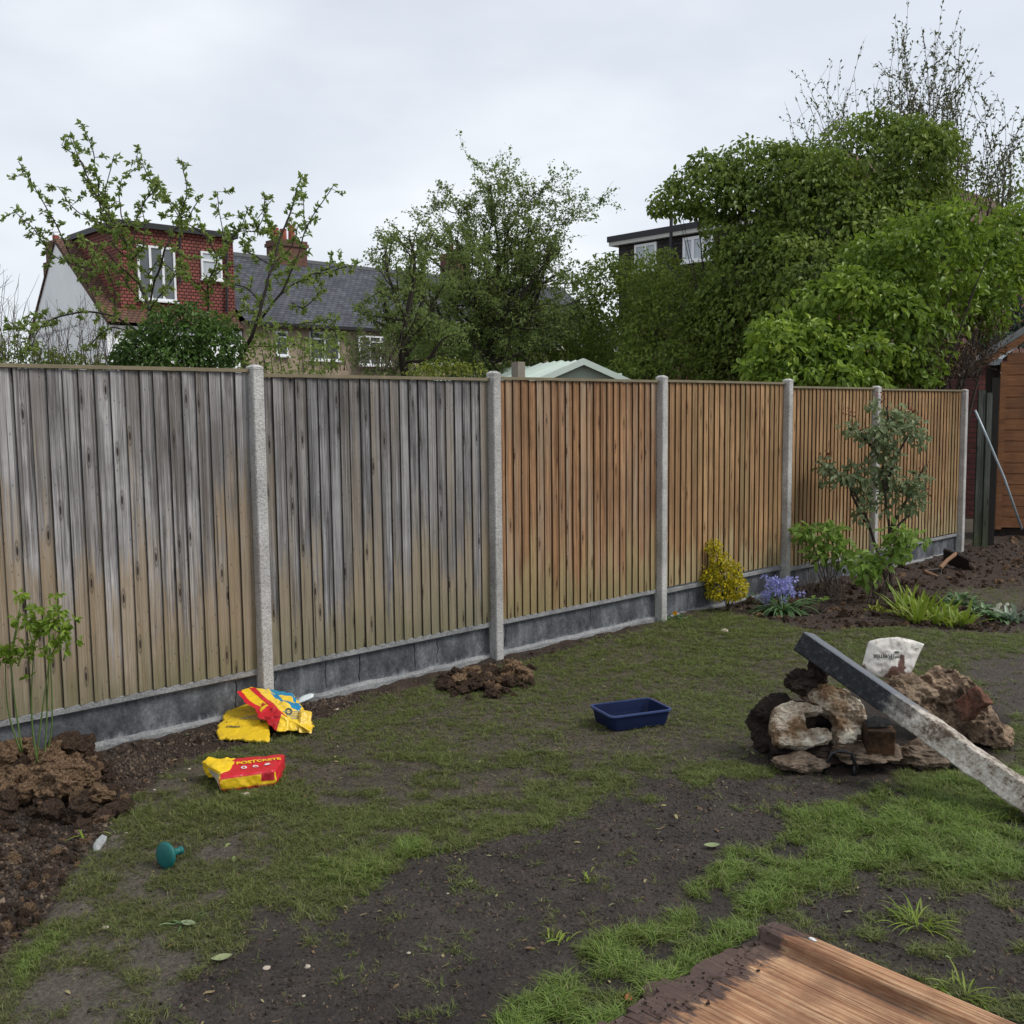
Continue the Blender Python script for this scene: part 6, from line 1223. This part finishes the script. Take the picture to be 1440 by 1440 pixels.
bush('bright_climber_bush', 'bright green leafy bush bulging over the fence beside the shed', 'shrub', [PB(1330, 355, 13.4, 88, 62), PB(1270, 385, 13.4, 90, 62), PB(1200, 430, 13.0, 86, 50), PB(1130, 490, 12.6, 80, 42), PB(1240, 475, 13.0, 96, 50), PB(1180, 500, 12.6, 110, 30), PB(1330, 410, 13, 66, 56), PB(1395, 400, 14.2, 44, 70), PB(1425, 350, 15, 40, 60), PB(1090, 515, 12.3, 50, 28), PB(1160, 530, 12.1, 90, 14), PB(1275, 520, 12.7, 60, 22)], 330, .098, 53, L_brt, lumps=7, kind=6, wr=.58, hang=.55, noise_a=.28, inner=.2, tone=.02)
bush('dark_bush', 'dark leafless tangle under the bright bush beside the shed', 'shrub', [PB(1330, 480, 13.2, 56, 50), PB(1375, 470, 14.2, 30, 60), PB(1300, 515, 12.8, 60, 26)], 300, .06, 54, L_dry, tone=-.25, gaps=.2, gapf=3)
twigs('bramble', 'mass of dead brown stems in the shade left of the brick outbuilding', [(1280, 535), (1330, 535), (1375, 530)], 70, 12.9, 55, 85, L_dry, .25, lean=.5, rad=.006, col=M_bark)
bush('evergreen_shrub', 'grey green broad leaved shrub above the brick outbuilding roof', 'shrub', [PB(1410, 450, 17.5, 34, 34), PB(1440, 430, 17.5, 40, 50), PB(1395, 480, 17, 26, 18)], 260, .10, 56, leafmat('grey_green_leaf', (.03, .055, .035), (.06, .10, .07), (.13, .19, .15), .2, .3), kind=6)
bush('back_tree', 'pale green tree canopy behind the bare twigs at the right edge', 'tree', [PB(1370, 290, 18.5, 66, 60), PB(1420, 330, 18, 60, 80), PB(1430, 250, 19, 50, 40), PB(1340, 250, 18.4, 40, 40)], 130, .07, 57, L_hedge, gaps=.30, gapf=1.4, inner=.5, tone=.05)
twigs('tall_twiggy_tree', 'sparse tall shoots with small new leaves above the thicket', [(1130, 260), (1180, 230), (1230, 220)], 30, 16.5, 61, 140, L_shoot, .33, lean=.26, rad=.006, leafL=.06, cat='tree', col=M_twig)
twigs('tall_twiggy_tree', 'dense upright leafy shoots reaching the top right corner', [(1230, 260), (1290, 250), (1350, 290), (1450, 330)], 80, 17, 62, 200, L_shoot, .45, lean=.18, rad=.008, leafL=.065, cat='tree', col=M_twig)
# far greenery closing the gaps between houses
bush('distant_tree', 'distant dull green trees seen low between the houses', 'tree', [PB(600, 480, 33, 60, 34), PB(690, 480, 33, 70, 40), PB(780, 490, 33, 70, 40), PB(850, 480, 34, 60, 40)], 34, .2, 71, L_hedge, tone=-.1)
bush('distant_tree', 'distant green trees behind the dark dormer house gap', 'tree', [PB(820, 470, 52, 40, 40), PB(1010, 420, 46, 60, 60), PB(1330, 330, 42, 70, 60), PB(1430, 320, 42, 60, 60)], 18, .25, 72, L_hedge, tone=-.1)
bush('distant_tree', 'distant low trees at the far left below the white gable', 'tree', [PB(30, 505, 33, 60, 26), PB(-60, 490, 33, 60, 40), PB(120, 512, 30, 60, 14)], 40, .18, 73, L_hedge, tone=-.05)

# ------------------------------------------------------------------ plants in our own border
def stems_plant(name, label, cat, base, stems, w_, mat):
    t = thing(name, label, cat, base); mb = MB()
    for s_ in stems: S_ = smoothpath(s_, 14); mb.tube(S_, np.linspace(w_, w_ * .45, 14), 6)
    build('stems', mb, mat, t, smooth=True); return t
def cluster(mb, c_, R0, n, L_, r, kind=6, wr=.6, tone=.5, hang=.3, droop=.2):
    d = rv(n, r) * (r.random(n) ** .5)[:, None]; P_ = c_ + d * R0; leaves(mb, P_, d * .8 + r.normal(0, .6, (n, 3)) - GZ * hang, rv(n, r) * .7 + GZ * .9 + np.array([0, -.5, 0]), L_ * r.uniform(.6, 1.2, n), L_ * wr * r.uniform(.7, 1.1, n), np.clip(r.normal(tone, .22, n), 0, 1), kind, droop=droop)
r = np.random.default_rng(9)
# rose against the fence
Yr = gpt(1253, 832)[1]; Wp = lambda x, y, dy=0.: W(x, y, Yr + dy)
st = [[gpt(1253, 832), Wp(1252, 790), Wp(1251, 745), Wp(1245, 700), Wp(1241, 650), Wp(1250, 600), Wp(1246, 572)], [gpt(1250, 830), Wp(1238, 790), Wp(1224, 745), Wp(1212, 712), Wp(1185, 672), Wp(1150, 650, .1)], [Wp(1252, 745), Wp(1268, 715), Wp(1283, 690), Wp(1300, 655)], [Wp(1244, 690), Wp(1262, 640), Wp(1285, 600, .05)], [Wp(1242, 650), Wp(1215, 615), Wp(1192, 597)], [Wp(1251, 760), Wp(1262, 740), Wp(1290, 715)], [Wp(1224, 745), Wp(1200, 700), Wp(1195, 680)]]
t = stems_plant('rose_bush', 'tall rose with grey green leaves standing against the brown fence by its post', 'rose bush', st[0][0], st, .017, M_bark); mb = MB(); mr = MB()
for (x, y, w_, h_, n) in ((1258, 588, 24, 20, 110), (1240, 612, 28, 20, 120), (1246, 636, 20, 16, 70), (1283, 600, 16, 20, 60), (1292, 618, 12, 14, 36), (1195, 602, 12, 10, 26), (1225, 572, 10, 8, 18), (1212, 612, 12, 10, 26), (1158, 655, 11, 12, 36), (1163, 675, 8, 12, 20), (1183, 672, 16, 12, 40), (1207, 668, 22, 20, 90), (1218, 700, 16, 20, 60), (1245, 665, 20, 20, 90), (1252, 690, 18, 14, 60), (1285, 680, 16, 16, 60), (1292, 700, 12, 18, 46), (1280, 712, 14, 12, 30), (1212, 725, 10, 12, 20), (1297, 672, 10, 10, 20), (1245, 715, 12, 10, 20)):
    s_ = Yr / F; cluster(mb, Wp(x, y, r.uniform(-.15, .1)), np.array([w_ * s_, .13, h_ * s_]), int(n * 1.3), .075, r, 6, .62, .5, .35)
for (x, y) in ((1238, 556), (1194, 582), (1160, 642), (1284, 575), (1301, 655), (1302, 690), (1214, 603)): cluster(mr, Wp(x, y), np.array([.05, .05, .05]), 12, .045, r, 2, .5)
build('foliage', mb, L_rose, t, attr=True); build('young_leaves', mr, L_red, t, attr=True)
# hydrangea-like shrubs
for (lab, bs, sp) in (('bright green broad leaved shrub left of the rose stems', (1166, 838), ((1128, 748, 16, 14, 26), (1160, 760, 34, 22, 60), (1182, 775, 26, 20, 44), (1150, 778, 22, 16, 30), (1140, 745, 12, 8, 12), (1190, 790, 20, 14, 26), (1172, 742, 16, 10, 18))), ('bright green broad leaved shrub in front of the rose foot', (1232, 850), ((1212, 795, 22, 16, 40), (1238, 785, 22, 18, 34), (1262, 772, 26, 18, 44), (1280, 758, 24, 14, 36), (1222, 812, 16, 10, 20), (1262, 748, 20, 12, 26)))):
    b = gpt(*bs); Y_ = b[1]; t = stems_plant('hydrangea', lab, 'shrub', b, [[b + (r.uniform(-.1, .1), r.uniform(-.05, .05), 0), W(bs[0] + (x - bs[0]) * .4, bs[1] - 30, Y_), W(x, y, Y_ + r.uniform(-.1, .1))] for (x, y, *_) in sp for _k in (0, 1)], .006, M_twig); mb = MB()
    for (x, y, w_, h_, n) in sp: s_ = Y_ / F; cluster(mb, W(x, y, Y_), np.array([w_ * s_, .14, h_ * s_]), int(n * 1.4), .092, r, 6, .66, .5, .25, .3)
    build('foliage', mb, L_hyd, t, attr=True)
# golden euonymus
b = gpt(1024, 858); Y_ = b[1]; t = thing('golden_shrub', 'small yellow leaved shrub at the fence foot with one shoot leaning left', 'shrub', b); mb = MB()
blobs = [PB(1003, 768, Y_, 11, 10), PB(1012, 786, Y_, 13, 12), PB(998, 806, Y_, 18, 13), PB(1022, 806, Y_, 21, 19), PB(1036, 826, Y_, 15, 20), PB(1014, 830, Y_, 20, 20), PB(1022, 845, Y_, 18, 14)]
blob_leaves(mb, blobs, 2600, .034, 81, kind=2, wr=.62, noise_a=.3, tone=.05, inner=.3); build('foliage', mb, L_gold, t, attr=True); mb = MB()
for (c_, R0) in blobs: mb.tube([b, (b + c_) / 2 + (.02, 0, 0), c_], .005, 4)
build('stems', mb, M_bark, t)
def straps(mb, base, n, L_, w_, r, spread=1.0, droopk=1.0, rad=.05, up0=.9, a=None):
    for i in range(n):
        az = r.uniform(0, 6.28); l_ = L_ * r.uniform(.6, 1.1); k = 7; o_ = np.array([math.cos(az), math.sin(az), 0]); P0 = base + o_ * rad * r.random() + np.array([r.normal(0, rad * .5), r.normal(0, rad * .5), 0]); el = r.uniform(.35, 1) * up0; S_ = []; p = P0.copy(); ang = math.asin(min(1, el)) ; 
        for j in range(k):
            S_.append(p.copy()); p = p + (o_ * math.cos(ang) * spread + GZ * math.sin(ang)) * l_ / k; ang -= droopk * r.uniform(.15, .34)
        S_ = np.array(S_); sd = np.cross(o_, GZ); wd = w_ * np.sin(np.linspace(.9, 3.05, k)) ** .7; V = np.concatenate([S_ + sd * wd[:, None] / 2 + GZ * wd[:, None] * .2, S_, S_ - sd * wd[:, None] / 2 + GZ * wd[:, None] * .2]); Q = [[j, j + 1, k + j + 1, k + j] for j in range(k - 1)] + [[k + j, k + j + 1, 2 * k + j + 1, 2 * k + j] for j in range(k - 1)]
        mb.add(V, Q=Q, a=float(np.clip(r.normal(.5, .2), 0, 1)) if a is None else a)
# blue flowered bulb
b = gpt(1102, 862); Y_ = b[1]; t = thing('hyacinth', 'clump of strap leaves with pale blue violet flower heads in the border', 'flower', b); mb = MB(); straps(mb, b, 90, .42, .024, r, rad=.07, up0=.8); straps(mb, W(1070, 852, Y_ + .3) * [1, 1, 0], 7, .38, .022, r, droopk=.2, up0=1); build('leaves', mb, L_strap, t, attr=True)
mb = MB(); ms_ = MB()
for k in range(46):
    c_ = W(r.normal(1098, 11), r.normal(826, 7), Y_ + r.uniform(-.12, .1)); 
    if k < 9: ms_.tube([b, (b + c_) / 2 + (0, 0, .05), c_], .005, 4)
    n = 16; d = rv(n, r); leaves(mb, c_ + d * .012, d, rv(n, r), .030, .013, np.clip(r.normal(.5, .25, n), 0, 1))
for k in range(9):
    c_ = W(r.normal(1076, 5), r.normal(838, 4), Y_); n = 14; d = rv(n, r); leaves(mb, c_ + d * .01, d, rv(n, r), .028, .012, np.clip(r.normal(.4, .2, n), 0, 1))
build('flowers', mb, L_blue, t, attr=True); build('stems', ms_, M_gst, t)
# iris clump and companions
def sclump(name, label, cat, spots, n, L_, w_, m, dk=.35, up0=1., extra=None):
    b = gpt(*spots[0]); t = thing(name, label, cat, b); mb = MB()
    for s_ in spots: straps(mb, gpt(*s_), n, L_, w_, r, droopk=dk, rad=.06, up0=up0, spread=.8)
    build('leaves', mb, m, t, attr=True); return t
sclump('iris_clump', 'upright yellow green iris blades in the dark border', 'plant', [(1280, 868), (1300, 866), (1268, 856), (1290, 876)], 22, .38, .026, L_iris, .22)
sclump('iris_clump', 'lower lighter iris blades right of the tall iris clump', 'plant', [(1320, 876), (1340, 880), (1358, 878), (1332, 868)], 20, .27, .024, L_iris, .35)
sclump('low_plant', 'low green leafy weeds behind the iris blades at the right', 'plant', [(1335, 850), (1360, 850), (1378, 858), (1350, 842)], 20, .20, .034, L_strap, .7, .8)
sclump('silver_plant', 'silvery spiky rosette at the right edge of the border', 'plant', [(1424, 872)], 22, .25, .035, L_sil, .3)
t = sclump('primrose', 'primrose with cream white flowers near the right edge of the border', 'flower', [(1392, 868), (1402, 868), (1410, 872)], 18, .17, .045, L_strap, .6, .8); mb = MB()
for k in range(16):
    c_ = W(r.normal(1407, 6), r.normal(858, 5), gpt(1402, 868)[1] - .05); th = np.arange(5) * 1.2566; d = np.stack([np.cos(th), -.3 + 0 * th, np.sin(th)], -1); leaves(mb, np.repeat(c_[None], 5, 0), d, np.array([[0, -1, .4]] * 5), .02, .018, r.uniform(.3, 1))
build('flowers', mb, L_wht, t, attr=True)
sclump('fern_plant', 'low rusty green plant between the hydrangea and the iris', 'plant', [(1236, 860), (1250, 858), (1226, 856)], 12, .16, .016, L_yel, .6, .9)
bush('groundcover_plant', 'small round leaved green plant right of the blue flowers', 'plant', [PB(1152, 850, gpt(1150, 862)[1], 16, 10), PB(1172, 852, gpt(1150, 862)[1], 14, 9), PB(1140, 855, gpt(1150, 862)[1], 12, 8)], 1300, .045, 83, L_hyd, kind=2, wr=.8, base=gpt(1152, 862), tone=-.1)
twigs('dry_stems', 'thin dry brown stems behind the blue flowers at the fence foot', [(1125, 845), (1185, 845)], 40, gpt(1150, 845)[1] + .2, 84, 65, L_dry, .3, lean=.25, rad=.0035, cat='plant', leafL=.02)
# dandelion at the foot of the third post
b = gpt(931, 868); t = thing('dandelion', 'small weed with one orange yellow flower at the foot of the middle post', 'weed', b); mb = MB(); straps(mb, b, 26, .13, .022, r, rad=.09, up0=.9); straps(mb, b + (.1, -.1, 0), 14, .10, .02, r, rad=.07); build('leaves', mb, L_strap, t, attr=True)
c_ = W(949, 862, b[1] - .1); mb = MB(); th = np.linspace(0, 6.2832, 30, endpoint=False); d = np.stack([np.cos(th), -.5 + 0 * th, np.sin(th)], -1); leaves(mb, np.repeat(c_[None], 30, 0), d, np.array([[0, -1, .3]] * 30), .022, .009, .6); fo_ = build('flower', mb, leafmat('orange_petal', (.7, .28, .01), (.85, .40, .02), (.9, .5, .05), .2), t, attr=True); mb = MB(); mb.tube([c_ - (0, 0, .12), c_], .003, 4); build('stem', mb, M_gst, t)
# cane plant at the left
def z8(x, y): return (x / 5.143, 820 + y / 5.143)
bY = PL(55, 1050, FP0, U)[1] - .36; stz = [((160, 1215), (120, 950), (90, 700), (85, 500), (150, 150)), ((150, 1220), (70, 980), (45, 780), (38, 560)), ((270, 1300), (235, 1050), (228, 800), (240, 560), (255, 380)), ((262, 1300), (290, 1050), (320, 820), (350, 600), (362, 350)), ((315, 1330), (335, 1050), (345, 800), (360, 500)), ((320, 1320), (370, 1080), (378, 850), (365, 560), (372, 420)), ((350, 560), (400, 470), (440, 420), (480, 380)), ((130, 600), (170, 480), (210, 400)), ((365, 560), (355, 400), (345, 300), (395, 220)), ((240, 560), (230, 420), (215, 330), (260, 190)), ((90, 480), (130, 300), (150, 120)), ((460, 560), (480, 480), (500, 400), (500, 260))]
b = W(55, 1080, bY); t = stems_plant('cane_plant', 'leafy green canes growing from the clay heap at the left', 'plant', b, [[W(*z8(*q_), bY + .02 * i_) for q_ in s_] for i_, s_ in enumerate(stz)], .0046, M_gst); mb = MB()
for (x, y, w_, n) in ((150, 90, 30, 16), (400, 90, 24, 10), (260, 190, 36, 22), (420, 215, 38, 30), (240, 290, 60, 50), (380, 290, 50, 50), (490, 350, 40, 30), (130, 260, 50, 20), (290, 340, 44, 36), (400, 420, 36, 26), (340, 520, 26, 14), (50, 500, 40, 40), (10, 540, 24, 18), (100, 530, 20, 14), (200, 470, 40, 22), (240, 500, 34, 18), (540, 262, 24, 8), (460, 480, 20, 10), (100, 430, 34, 8), (200, 700, 24, 5), (550, 410, 14, 4)):
    s_ = bY / F / 5.143; cluster(mb, W(*z8(x, y), bY), np.array([w_ * s_, .06, w_ * s_ * .8]), n, .040, r, 6, .6, .55, .15, .25)
build('foliage', mb, leafmat('fresh_cane_leaf', (.12, .20, .02), (.22, .34, .035), (.36, .48, .08), .45), t, attr=True)
# seedlings low on the left bed and torn tufts on the bare soil
for (x, y, lab, n, L_, m_) in ((2, 1050, 'grey green grass tuft at the left edge against the fence foot', 16, .12, L_sil), (0, 1135, 'small green tuft on the clay at the left edge', 12, .10, L_strap), (132, 1180, 'single thin green shoot on the dug bed', 3, .10, L_iris), (1345, 1400, 'coarse grass tuft right of the rotting board', 22, .13, L_iris), (1290, 1300, 'coarse bright grass tuft above the right edge of the rotting board', 40, .16, L_iris), (785, 1325, 'torn yellow green grass runner on the bare soil', 12, .07, L_iris), (830, 1238, 'faint small grass tuft in the middle of the bare soil', 12, .05, L_iris), (268, 1300, 'flat torn grass blades beside the grey leaf', 8, .07, L_strap)):
    b = gpt(x, y); o_ = MB(); straps(o_, b, n, L_, .006 if n > 10 else .008, r, rad=.04, droopk=.7); o = build('grass_tuft', o_, m_, None, attr=True); tag(o, lab, 'grass tuft')
